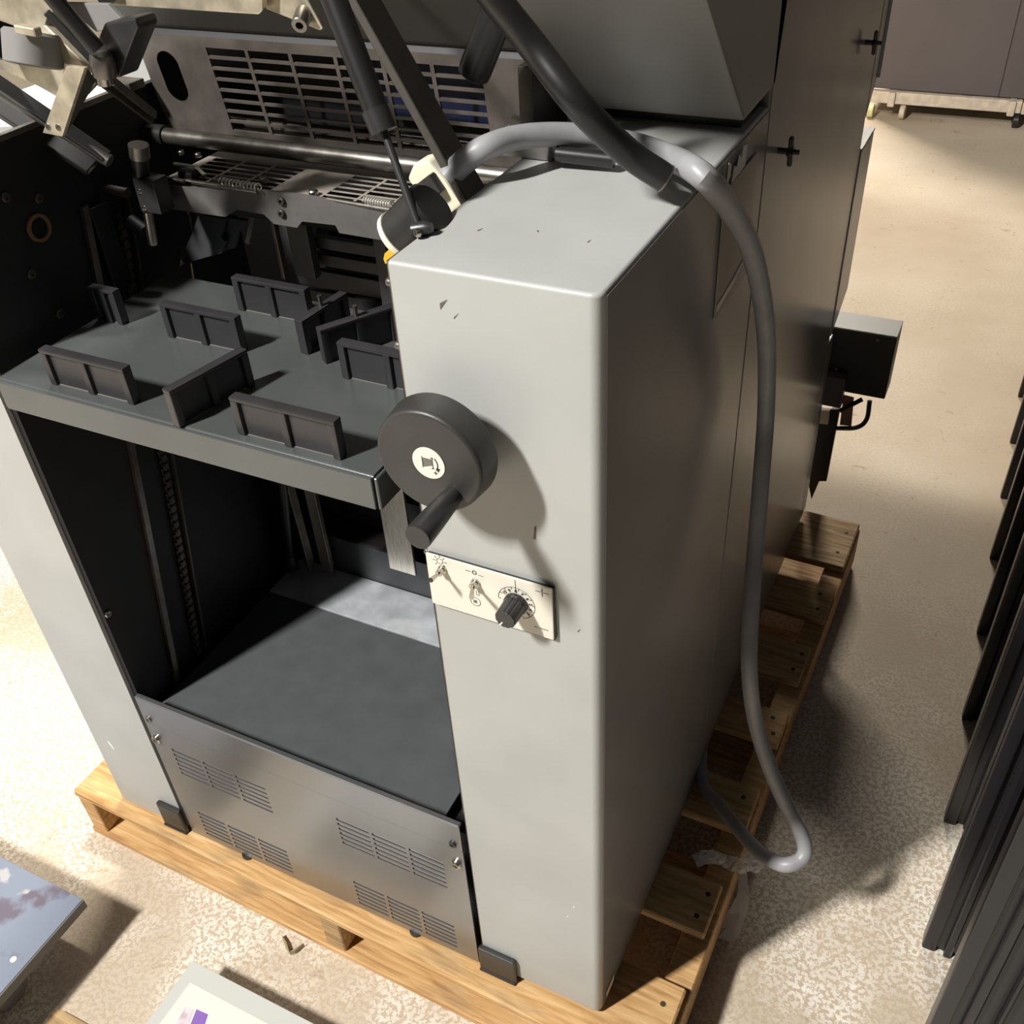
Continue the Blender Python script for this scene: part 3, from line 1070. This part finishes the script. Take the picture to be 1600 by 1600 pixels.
AP = prism('front_apron', apr, (0, 0.004, 0), M_BRACKET, PRESS)
for py in (314, 333):
    screw('apron_screw', at(441, py, y=0.262), (0, -1, 0), 0.0052, M_BAR, AP, 0.004)
for a, b in (((345, 283), (407, 293)), ((570, 313), (614, 320))):
    p0, p1 = at(*a, z=LZ + 0.008), at(*b, z=LZ + 0.008)
    bm = bmesh.new()
    d = p1 - p0
    L = d.length
    turns = 11
    pts = []
    dd, s_, u_ = frame_of(d)
    for k in range(turns * 10 + 1):
        a_ = 2 * math.pi * k / 10
        pts.append(p0 + d * (k / (turns * 10)) + (s_ * math.cos(a_) + u_ * math.sin(a_)) * 0.0042)
    tube(bm, pts, 0.0011, 6)
    obj('coil_spring', bm, M_SPRING, PRESS, smooth=True)
for a, b in (((252, 277), (288, 283)), ((300, 284), (402, 299)), ((512, 311), (612, 328))):
    rod('spring_rod', at(*a, z=LZ + 0.003), at(*b, z=LZ + 0.003), 0.0028, M_STEEL, PRESS, 10)
# small cam and clips between the springs
for px, py in ((284, 241), (310, 245)):
    screw('clip_screw', at(px, py, z=LZ + 0.002), (0, 0, 1), 0.005, M_STEEL, PRESS, 0.005)
bar('clip_arm', at(272, 256, z=LZ + 0.004), at(308, 262, z=LZ + 0.004), 0.006, 0.004, M_STEEL, PRESS)
bar('clip_arm', at(305, 262, z=LZ + 0.008), at(320, 275, z=LZ + 0.003), 0.007, 0.004, M_STEEL, PRESS)
rod('cam_roller', at(285, 272, z=LZ + 0.003), at(306, 275, z=LZ + 0.003), 0.008, M_RUBBER, PRESS)
screw('clip_screw', at(413, 284, z=LZ + 0.004), (0, 0, 1), 0.006, M_DULL, PRESS, 0.006)
screw('clip_screw', at(490, 303, z=LZ + 0.002), (0, 0, 1), 0.006, M_STEEL, PRESS, 0.005)

# height sensor clamp at the left of the apron
YS = 0.225
c = at(229, 300, y=YS)
top, bot = at(222, 280, y=YS), at(233, 332, y=YS)
SB = box('clamp_block', c.x - 0.017, c.x + 0.017, YS - 0.002, YS + 0.024, bot.z, top.z, M_KNOB, PRESS, 0.002)
for px, py in ((206, 297), (210, 322)):
    p = at(px, py, y=YS)
    screw('set_screw', (c.x - 0.010, YS - 0.002, p.z), (0, -1, 0), 0.0035, M_STEEL, SB, 0.001)
rod('adjuster_shaft', at(221, 280, y=YS + 0.010), at(218, 240, y=YS + 0.010), 0.0105, M_RUBBER, PRESS)
rod('adjuster_knob', at(218.5, 246, y=YS + 0.010), at(216, 226, y=YS + 0.010), 0.0125, M_DULL, PRESS)
rod('sensor_pin', at(231, 330, y=YS + 0.006), at(239, 381, y=YS + 0.006), 0.0062, M_STEEL, PRESS)
rod('side_shaft', at(150, 292, y=YS + 0.02), at(200, 302, y=YS + 0.02), 0.0065, M_DULL, PRESS)
rod('clamp_knob', at(203, 345, y=YS + 0.03), at(226, 362, y=YS + 0.03), 0.010, M_BLACKWALL, PRESS)

# separator fingers below the apron
fin = [(304, 334), (316, 338), (306, 362), (296, 384), (290, 410), (278, 414), (275, 408), (278, 386), (288, 382), (300, 358)]
fin = [(310, 335), (352, 342), (345, 370), (352, 378), (346, 396), (322, 402), (288, 412), (284, 400), (300, 365)]
prism('separator_finger', [at(px, py, y=0.30) for px, py in fin], (0, 0.006, 0), M_DARKPLATE, PRESS)
prism('separator_tip', [at(px, py, y=0.293) for px, py in ((276, 388), (284, 390), (281, 416), (273, 412))], (0, 0.014, 0), M_DULL, PRESS)
prism('separator_finger', [at(px, py, y=0.31) for px, py in ((352, 340), (385, 345), (372, 362), (366, 388), (338, 394), (336, 376), (348, 374))], (0, 0.006, 0), M_DARKPLATE, PRESS)
prism('separator_tip', [at(px, py, y=0.304) for px, py in ((337, 374), (343, 376), (340, 396), (334, 394))], (0, 0.012, 0), M_DULL, PRESS)
bar('separator_rod', at(395, 336, y=0.31), at(386, 380, y=0.31), 0.007, 0.004, M_DULL, PRESS, up=(0, 1, 0))
bar('separator_rod', at(294, 332, y=0.32), at(300, 366, y=0.32), 0.006, 0.004, M_DULL, PRESS, up=(0, 1, 0))
bar('drop_wire', at(298, 410, y=0.33), at(308, 474, y=0.33), 0.004, 0.003, M_BAR, PRESS, up=(0, 1, 0))

# roller, nylon block and yellow tab beside the column
YR = 0.075
c = at(654, 344, x=-0.214)
dax = Vector((-0.72, -0.12, -0.68)).normalized()
cyl_profile('drive_roller', c, dax, [(-0.022, 0.022), (-0.019, 0.0255), (0.022, 0.0255)], M_KNOB, PRESS, 28)
cyl_profile('roller_cap', c, dax, [(0.0222, 0.0268), (0.0275, 0.0268), (0.030, 0.024)], M_NYLON, PRESS, 28)
prism('nylon_block', [at(px, py, y=0.165) for px, py in ((635, 280), (645, 256), (668, 250), (694, 280), (722, 322), (704, 336), (680, 320), (650, 300))], (0, 0.028, 0), M_NYLON, PRESS, 0.004)
bar('nylon_strap', at(655, 306, y=0.16), at(684, 284, y=0.16), 0.020, 0.010, M_KNOB, PRESS, up=(0, 1, 0))
prism('yellow_tab', [at(px, py, y=0.06) for px, py in ((601, 396), (612, 386), (620, 390), (612, 410), (602, 412), (599, 405))], (0, 0.006, 0), M_YELLOW, PRESS)

# gas spring and flat lift arm
g_top = at(496, -70, y=0.11) + (at(496, -70, y=0.11) - at(598, 200, y=0.085)) * 0.7
g_mid = at(598, 200, y=0.085)
g_low = at(656, 358, y=0.058)
GS = rod('gas_spring', g_top, g_mid, 0.0112, M_RUBBER, PRESS, 24)
rod('spring_sleeve', at(585, 170, y=0.0875), at(600, 206, y=0.0845), 0.0122, M_KNOB, PRESS, 24)
rod('piston_rod', g_mid, g_low, 0.0036, M_KNOB, PRESS, 14)
cyl_profile('ball_end', g_low + Vector((0.0, 0, 0.0)), (1, 0.2, 0.2), [(-0.007, 0.005), (-0.006, 0.007), (0.006, 0.007), (0.012, 0.004)], M_KNOB, PRESS, 16)
screw('ball_bolt', at(655, 364, y=0.050), (-0.6, -1, 0.3), 0.004, M_STEEL, PRESS, 0.004)
a0, a1 = at(746, 318, y=0.175), at(536, -60, y=0.22)
a1 = a1 + (a1 - a0) * 0.35
bar('lift_arm', a0, a1, 0.046, 0.009, M_BAR, PRESS, up=(1, 0, 0))

# black grip hanging from the cover
rod('grip', at(743, 108, y=0.25), at(830, -118, y=0.25), 0.0165, M_RUBBER, PRESS, 24)
cyl_profile('grip_cap', at(741, 113, y=0.25), at(741, 113, y=0.25) - at(796, -30, y=0.25), [(-0.004, 0.0165), (0.002, 0.016), (0.004, 0.013)], M_KNOB, PRESS, 24)

# --------------------------------------------------------- swung-up head linkage at the upper left
YH = 0.12
prism('head_plate', [at(px, py, y=YH) for px, py in ((-60, -40), (70, -30), (92, 12), (74, 26), (70, 40), (150, 118), (132, 112), (95, 98), (40, 48), (0, 34), (-60, 20))], (0, 0.020, 0.006), M_ZINC, PRESS, 0.002)
prism('head_lower_plate', [at(px, py, y=YH + 0.03) for px, py in ((-40, 70), (10, 80), (60, 100), (100, 92), (150, 130), (132, 150), (100, 158), (60, 135), (-40, 90))], (0, 0.008, 0.0), M_ZINC, PRESS, 0.001)
c0 = at(52, 70, y=YH - 0.01)
cyl_profile('motor_cap', c0, (0.08, 0.35, 1.0), [(-0.020, 0.026), (-0.018, 0.029), (0.010, 0.030), (0.013, 0.027)], M_GREYPLASTIC, PRESS, 32)
bar('motor_clip', at(28, 44, y=YH - 0.035), at(60, 50, y=YH - 0.035), 0.010, 0.008, M_ZINC, PRESS)
rod('motor_connector', at(-30, 60, y=YH), at(8, 62, y=YH), 0.020, M_RUBBER, PRESS, 18)
# L-shaped bracket
br = [at(px, py, y=YH - 0.02) for px, py in ((103, 103), (132, 106), (97, 214), (66, 208))]
LB = prism('drop_bracket', br, (0, 0.006, 0), M_ZINC, PRESS, 0.001)
prism('bracket_foot', [at(132, 106, y=YH - 0.018), at(145, 128, y=YH + 0.01), at(112, 190, y=YH + 0.01), at(97, 214, y=YH - 0.018)], (0, 0.004, 0), M_BAR, PRESS)
for px, py in ((75, 198), (91, 199)):
    screw('rivet', at(px, py, y=YH - 0.02), (0, -1, 0), 0.0036, M_DULL, LB, 0.001)
# long black bars
bar('swing_bar', at(-30, 112, y=YH + 0.02), at(168, 248, y=YH + 0.045), 0.016, 0.012, M_RUBBER, PRESS, up=(0, -0.4, 1))
rod('swing_tube', at(-30, 122, y=YH + 0.02), at(172, 252, y=YH + 0.045), 0.0075, M_BAR, PRESS, 16)
bar('swing_bar', at(-30, 148, y=YH + 0.055), at(145, 262, y=YH + 0.08), 0.022, 0.010, M_RUBBER, PRESS, up=(0, -0.4, 1))
rod('swing_tube', at(60, -30, y=YH - 0.03), at(152, 78, y=YH - 0.01), 0.0085, M_RUBBER, PRESS, 18)
bar('swing_bar', at(72, 18, y=YH - 0.012), at(150, 100, y=YH + 0.005), 0.004, 0.008, M_KNOB, PRESS)
prism('link_plate', [at(px, py, y=YH + 0.03) for px, py in ((95, 4), (168, 6), (200, 40), (150, 50))], (0, 0.006, 0), M_GREYPLASTIC, PRESS, 0.001)
prism('pivot_block', [at(px, py, y=YH + 0.01) for px, py in ((162, 36), (210, 28), (216, 44), (186, 122), (172, 120), (146, 74))], (0, 0.030, 0.0), M_KNOB, PRESS, 0.003)
cyl_profile('pivot_washer', at(162, 106, y=YH - 0.002), at(160, 92, y=YH) - at(163, 110, y=YH), [(-0.008, 0.012), (0.006, 0.013), (0.014, 0.011)], M_DULL, PRESS, 22)
rod('pivot_pin', at(160, 110, y=YH - 0.004), at(164, 132, y=YH - 0.004), 0.0078, M_STEEL, PRESS, 18)
bar('tie_bar', at(150, 118, y=YH + 0.02), at(238, 186, y=YH + 0.10), 0.004, 0.014, M_BAR, PRESS)
bar('tie_bar', at(176, 126, y=YH + 0.03), at(243, 180, y=YH + 0.10), 0.004, 0.010, M_DULL, PRESS)
rod('tie_rod', at(150, 228, y=0.30), at(240, 186, y=0.36), 0.0045, M_DULL, PRESS, 12)
# zinc plate and gusset along the top
prism('cover_rail', [at(px, py, y=0.20) for px, py in ((160, 8), (404, 24), (410, 18), (410, -40), (160, -50))], (0, 0.010, 0.004), M_ZINC, PRESS, 0.002)
prism('gusset', [at(px, py, y=0.215) for px, py in ((415, 14), (500, 48), (504, 44), (470, -20), (415, -20))], (0, 0.005, 0), M_ZINC, PRESS, 0.001)
cyl_profile('socket_bolt', at(474, 24, y=0.212), at(468, 40, y=0.19) - at(477, 16, y=0.212), [(-0.004, 0.0085), (0.016, 0.0085), (0.017, 0.0075), (0.017, 0.004), (0.010, 0.0035)], M_DULL, PRESS, 18)
prism('black_tab', [at(px, py, y=0.19) for px, py in ((140, -20), (176, -20), (178, 0), (160, 12))], (0, 0.012, 0), M_RUBBER, PRESS)

# ------------------------------------------------------------------ rear junction box
JB = box('junction_box', -0.10, 0.121, 1.402, 1.475, 0.437, 0.592, M_BOXBLACK, PRESS, 0.002)
box('junction_lid', -0.10, 0.121, 1.400, 1.477, 0.5925, 0.596, M_GREY, PRESS, 0.0008)
for px, py in ((1372, 531), (1307, 577)):
    screw('box_screw', at(px, py, y=1.402), (0, -1, 0), 0.004, M_DULL, JB, 0.003)
a, b = at(1284, 585, y=1.375), at(1325, 640, y=1.375)
box('small_cover', a.x - 0.02, at(1322, 590, y=1.375).x, 1.372, 1.401, b.z, a.z, mat('grey_box_paint', (70, 70, 74), 0.4), PRESS, 0.003)
bm = bmesh.new()
tube(bm, catmull([at(1359, 626, y=1.43), at(1354, 655, y=1.42), at(1338, 668, y=1.41), at(1305, 669, y=1.40)], 6), 0.0055, 10)
obj('box_cord', bm, M_RUBBER, PRESS, smooth=True)
rod('box_cord', at(1347, 624, y=1.43), at(1312, 642, y=1.40), 0.0055, M_RUBBER, PRESS, 10)
prism('connector', [at(px, py, y=1.39) for px, py in ((1277, 642), (1296, 644), (1294, 664), (1276, 662))], (0, 0.02, 0), M_DOLLY, PRESS, 0.002)
prism('rear_bracket', [at(px, py, y=1.40) for px, py in ((1278, 660), (1300, 640), (1312, 640), (1291, 752), (1280, 752), (1268, 780), (1264, 760))], (0, 0.012, 0), M_BOXBLACK, PRESS)
prism('rear_tag', [at(px, py, y=1.42) for px, py in ((1318, 618), (1334, 622), (1330, 666), (1312, 664))], (0, 0.004, 0), mat('reddish_tag', (150, 110, 96), 0.6), PRESS)

# ------------------------------------------------------------------ pile blocks on the tray
def make_block(name, label, c, along, L, hgt=0.047, pin=False):
    """black moulded block: thin web with top rail and three ribs; long axis at angle 'along'"""
    root = empty(name, (c[0], c[1], ZTR), label, 'pile block', 'black pile blocks on the feed tray')
    root.rotation_euler = (0, 0, along)
    Mw = Matrix.Translation(Vector((c[0], c[1], ZTR))) @ Matrix.Rotation(along, 4, 'Z')

    def part(nm, x0, x1, y0, y1, z0, z1, bev, m=M_BLOCK):
        bm = bmesh.new()
        bx(bm, x0, x1, y0, y1, z0, z1, bev, 2)
        o = obj(nm, bm, m, None, smooth=True)
        o.parent = root
        return o
    w = 0.0065
    part('web', -L / 2 + 0.004, L / 2 - 0.004, -0.002, 0.002, 0.0, hgt - 0.002, 0.0004)
    part('top_rail', -L / 2, L / 2, -w, w, hgt - 0.005, hgt, 0.0015)
    for t in (-L / 2 + 0.005, 0.0, L / 2 - 0.005):
        part('rib', t - 0.005, t + 0.005, -w, w, 0.0, hgt - 0.004, 0.002)
    part('foot_bead', -L / 2 + 0.01, L / 2 - 0.01, -0.0030, 0.0030, 0.0, 0.0008, 0.0002, mat('pale_glue', (112, 108, 102), 0.6))
    if pin:
        cyl_profile('pin', (0, 0, hgt - 0.001), (0, 0, 1), [(0, 0.0025), (0.012, 0.0025), (0.013, 0.0032), (0.0145, 0.003)], M_DULL, None, 12).parent = root
    return root


R90 = math.pi / 2
make_block('pile_block', 'black plastic block at the front left corner of the feed tray', (-0.630, 0.004), 0.0, 0.130)
make_block('pile_block', 'black plastic block running front to back in the middle of the tray front', (-0.478, 0.034), R90 - 0.20, 0.108)
make_block('pile_block', 'black plastic block behind the front left one, bare tray between them', (-0.582, 0.146), 0.0, 0.118)
make_block('pile_block', 'black plastic block at the front centre edge nearest the crank handwheel', (-0.349, 0.001), 0.0, 0.133)
make_block('pile_block', 'black plastic block farthest back on the tray, across the rear', (-0.545, 0.238), 0.0, 0.115)
make_block('pile_block', 'left black block of the two with upright metal pins', (-0.446, 0.208), R90 - 0.10, 0.085, 0.045, True)
make_block('pile_block', 'right black block of the two with upright metal pins', (-0.390, 0.200), R90 - 0.55, 0.100, 0.045, True)
make_block('pile_block', 'black plastic block half hidden behind the grey right column', (-0.310, 0.141), 0.0, 0.130)
make_block('pile_block', 'dim black block in shadow by the left inner wall', (-0.742, 0.150), 0.0, 0.045)

# ------------------------------------------------------------------ cables, hose
def cp3(px, py, **k):
    return at(px, py, **k)


pts = [cp3(698, 280, z=1.330), cp3(724, 254, z=1.343), cp3(760, 230, z=1.356), cp3(820, 213, z=1.356), cp3(900, 211, z=1.348), cp3(980, 223, z=1.338), cp3(1045, 245, z=1.344),
       cp3(1098, 275, x=0.020), cp3(1140, 325, x=0.026), cp3(1172, 385, x=0.030), cp3(1190, 460, x=0.034), cp3(1198, 540, x=0.036), cp3(1197, 640, x=0.038),
       cp3(1190, 740, x=0.048), cp3(1181, 850, x=0.060), cp3(1173, 960, x=0.076), cp3(1171, 1050, x=0.092), cp3(1180, 1125, z=0.500), cp3(1203, 1200, z=0.420),
       cp3(1232, 1265, z=0.350), cp3(1256, 1316, z=0.300), cp3(1252, 1342, z=0.280), cp3(1222, 1351, z=0.270), cp3(1185, 1330, z=0.245), cp3(1152, 1293, z=0.205),
       cp3(1122, 1255, z=0.170), cp3(1097, 1218, z=0.150), (-0.04, 0.62, 0.155)]
bm = bmesh.new()
tube(bm, catmull(pts, 8), 0.0118, 16)
tag(obj('power_cable', bm, M_CABLE, None, smooth=True), 'thick grey power cable looping over the column and down the side', 'cable')

pts = [at(735, -60, y=0.13) + (at(735, -60, y=0.13) - at(775, 0, y=0.135)) * 1.0, at(735, -60, y=0.13), at(775, 0, y=0.135), at(835, 75, y=0.145), at(905, 165, y=0.14), at(980, 238, z=1.370), at(1040, 279, z=1.346)]
cm = catmull(pts, 8)
bm = bmesh.new()
r0 = tube(bm, cm, 0.0128, 20, cap=False)
r1 = tube(bm, cm, 0.0100, 20, cap=False)
for a, b in ((r0[0], r1[0]), (r0[-1], r1[-1])):
    for k in range(20):
        bm.faces.new((a[k], a[(k + 1) % 20], b[(k + 1) % 20], b[k]))
HOSE = empty('rubber_hose', cm[-1], 'black rubber hose hanging down to the top of the grey column', 'hose')
obj('hose_wall', bm, M_RUBBER, HOSE, smooth=True)
bm = bmesh.new()
tube(bm, [v + Vector((0, 0, 0)) for v in cm[:-2]], 0.0065, 12)
obj('inner_wire', bm, M_BAR, HOSE, smooth=True)
bm = bmesh.new()
d = (cm[-1] - cm[-2]).normalized()
rr = tube(bm, [cm[-1] - d * 0.0005, cm[-1] + d * 0.001], 0.0131, 20, cap=False)
rr2 = tube(bm, [cm[-1] - d * 0.0005, cm[-1] + d * 0.001], 0.0112, 20, cap=False)
for a, b in ((rr[0], rr2[0]), (rr[1], rr2[1])):
    for k in range(20):
        bm.faces.new((a[k], a[(k + 1) % 20], b[(k + 1) % 20], b[k]))
obj('end_ring', bm, M_DULL, HOSE, smooth=True)

# cling film wrapped round the cable end
pts = [cp3(1085, 1345, z=0.136), cp3(1110, 1338, z=0.142), cp3(1140, 1348, z=0.13), cp3(1160, 1354, z=0.15), cp3(1176, 1346, z=0.175)]
bm = bmesh.new()
cmw = catmull(pts, 5)
tube(bm, cmw, 0.011, 10)
# crumpled knot and a hanging tail
bmesh.ops.create_icosphere(bm, subdivisions=3, radius=0.017, matrix=Matrix.Translation(cp3(1178, 1346, z=0.185)))
tail = []
for k, (px, py, z) in enumerate(((1160, 1362, 0.10), (1160, 1400, 0.07), (1152, 1430, 0.04), (1135, 1455, 0.015), (1118, 1470, 0.006))):
    c = cp3(px, py, z=z)
    wv = 0.006 + 0.005 * k
    tail.append((bm.verts.new(c + Vector((-wv, -wv * 0.3, 0))), bm.verts.new(c + Vector((0, 0.004, 0.006))), bm.verts.new(c + Vector((wv, wv * 0.3, 0)))))
for a, b in zip(tail[:-1], tail[1:]):
    bm.faces.new((a[0], a[1], b[1], b[0]))
    bm.faces.new((a[1], a[2], b[2], b[1]))
for v in bm.verts:
    v.co += Vector((random.uniform(-1, 1), random.uniform(-1, 1), random.uniform(-1, 1))) * 0.0028
tag(obj('plastic_wrap', bm, M_WRAP), 'crumpled clear plastic wrap by the cable loop on the pallet edge', 'plastic wrap')

# ------------------------------------------------------------------ blue-grey low cart at the lower left
CART = empty('low_cart', (-1.18, -0.42, 0), 'low blue-grey stained board on casters at the lower left', 'cart')
box('board', -1.50, -0.888, -0.68, -0.183, 0.104, 0.120, M_BLUEBOARD, CART, 0.0015)
box('board_edge', -0.8878, -0.8845, -0.68, -0.183, 0.099, 0.1195, mat('board_edge_grey', (104, 100, 96), 0.5), CART, 0.001)
cyl_profile('rivet', at(21, 1499, z=0.1202), (0, 0, 1), [(0, 0.0055), (0.0006, 0.005), (0.0006, 0.0022), (-0.0001, 0.002)], mat('cream_rivet', (230, 222, 204), 0.5), CART, 14)
for cx, cy in ((-0.945, -0.335), (-1.43, -0.62), (-1.43, -0.25), (-0.945, -0.62)):
    w = cyl_profile('caster_wheel', (cx - 0.010, cy, 0.031), (1, 0, 0), [(0, 0.026), (0.002, 0.031), (0.018, 0.031), (0.020, 0.026)], M_GREYPLASTIC, CART, 24)
    box('caster_fork', cx - 0.016, cx + 0.016, cy - 0.014, cy + 0.014, 0.064, 0.1035, M_DULL, CART, 0.002)

# white binder on the floor
BIN = empty('binder', (-0.54, -0.30, 0), 'white vinyl binder with purple printed cover sheet lying on the floor', 'binder')
box('cover', -0.667, -0.40, -0.52, -0.174, 0.066, 0.070, M_BINDER, BIN, 0.001)
box('cover', -0.667, -0.40, -0.52, -0.174, 0.0, 0.004, M_BINDER, BIN, 0.001)
box('spine', -0.405, -0.3995, -0.52, -0.174, 0.004, 0.066, M_BINDER, BIN, 0.001)
box('page_block', -0.655, -0.41, -0.51, -0.184, 0.005, 0.065, M_PAPER, BIN)
box('cover_sheet', -0.645, -0.405, -0.52, -0.205, 0.0702, 0.0708, M_PAPER, BIN)
pp = [at(px, py, z=0.0710) for px, py in ((307, 1577), (325, 1585), (312, 1625), (290, 1620))]
prism('purple_print', pp, (0, 0, 0.0002), M_PURPLE, BIN)
pp = [at(px, py, z=0.0710) for px, py in ((290, 1574), (303, 1577), (285, 1625), (262, 1620))]
prism('pale_print', pp, (0, 0, 0.0002), M_PINKGREY, BIN)

# thin wood strip lying near the cart
STR = prism('wood_strip', [at(83, 1577, z=0.004), at(100, 1580, z=0.004), at(140, 1602, z=0.004), at(90, 1640, z=0.004), at(60, 1620, z=0.004)], (0, 0, -0.0038), WOODS[2])
tag(STR, 'flat brown scrap of board on the floor beside the blue-grey cart', 'wood scrap')
LEAF = bmesh.new()
for k in range(2):
    base = [at(px, py, z=0.001) for px, py in (((441, 1464), (449, 1476), (454, 1492), (448, 1484)), ((454, 1492), (462, 1490), (476, 1478), (466, 1484)))[k]]
    a = [LEAF.verts.new(p) for p in base]
    b = [LEAF.verts.new(p + Vector((0, 0, 0.010))) for p in base]
    LEAF.faces.new(a)
    LEAF.faces.new(b[::-1])
    for q in range(4):
        LEAF.faces.new((a[q], b[q], b[(q + 1) % 4], a[(q + 1) % 4]))
tag(obj('plastic_strap_scrap', LEAF, mat('olive_strap', (150, 140, 110), 0.4)), 'curled olive scrap of strapping on the floor at the pallet front', 'scrap')

# ------------------------------------------------------------------ row of black ribbed panels at the right
def make_panel(i, y):
    label = ('black ribbed metal panel, nearest of the row at the right edge' if i == 0 else
             'black ribbed metal panel, farthest of the row at the right edge' if i == 9 else
             'black ribbed metal panel, %s from the front of the row at the right' % ('second third fourth fifth sixth seventh eighth ninth'.split()[i - 1]))
    root = empty('black_panel', (0.75, y, 0), label, 'panel', 'black ribbed panels standing in a row')
    x0, x1, H = 0.431, 1.15, 1.25
    box('sheet', x0 + 0.012, x1, y + 0.010, y + 0.016, 0.0, H, M_BLACKRIB, root)
    box('edge_channel', x0, x0 + 0.022, y, y + 0.030, 0.0, H, M_BLACKRIB, root, 0.004)
    for k in range(11):
        xr = x0 + 0.035 + k * 0.034
        bm = bmesh.new()
        w = (0.012, 0.005, 0.014)[k % 3]
        bx(bm, xr, xr + w, y - (0.002, 0.006, 0.004)[k % 3], y + 0.0099, 0.0, H, 0.002, 1)
        obj('rib', bm, M_BLACKRIB, root, smooth=True)
    return root


for i, y in enumerate((0.115, 0.39, 0.66, 0.932, 1.20, 1.48, 1.745, 2.02, 2.285, 2.536)):
    make_panel(i, y)

# ------------------------------------------------------------------ cabinet on a dolly in the background
CAB = empty('equipment_cabinet', (0.2, 5.2, 0.12), 'tall dark grey cabinet on a wheeled dolly in the background', 'cabinet')
box('body', -0.50, 0.75, 4.90, 5.60, 0.128, 2.1, M_CURTAIN, CAB, 0.006)
box('door', -0.498, 0.105, 4.892, 4.899, 0.13, 2.09, M_CURTAIN, CAB, 0.003)
box('door', 0.111, 0.748, 4.892, 4.899, 0.13, 2.09, M_CURTAIN, CAB, 0.003)
DOL = empty('wheeled_dolly', (0.15, 5.2, 0), 'dusty cream steel dolly with casters under the dark cabinet', 'dolly')
box('rail', -0.53, 0.22, 4.86, 4.90, 0.068, 0.126, M_DOLLY, DOL, 0.006)
box('rail', -0.53, 0.80, 5.56, 5.60, 0.068, 0.126, M_DOLLY, DOL, 0.006)
box('rail', 0.222, 0.80, 4.855, 4.90, 0.066, 0.124, M_DOLLY, DOL, 0.006)
for x in (-0.40, 0.16, 0.70):
    box('bracket', x, x + 0.035, 4.845, 5.60, 0.055, 0.127, M_DOLLY, DOL, 0.008)
for x, y, m_ in ((-0.47, 4.84, mat('pale_green_wheel', (206, 204, 150), 0.5)), (-0.32, 4.86, M_DOLLY), (0.21, 4.87, M_RUBBER), (0.33, 4.85, M_DOLLY), (-0.45, 5.57, M_RUBBER), (0.7, 5.57, M_RUBBER)):
    cyl_profile('caster_wheel', (x - 0.014, y, 0.033), (1, 0, 0), [(0, 0.028), (0.003, 0.033), (0.025, 0.033), (0.028, 0.028)], m_, DOL, 20)
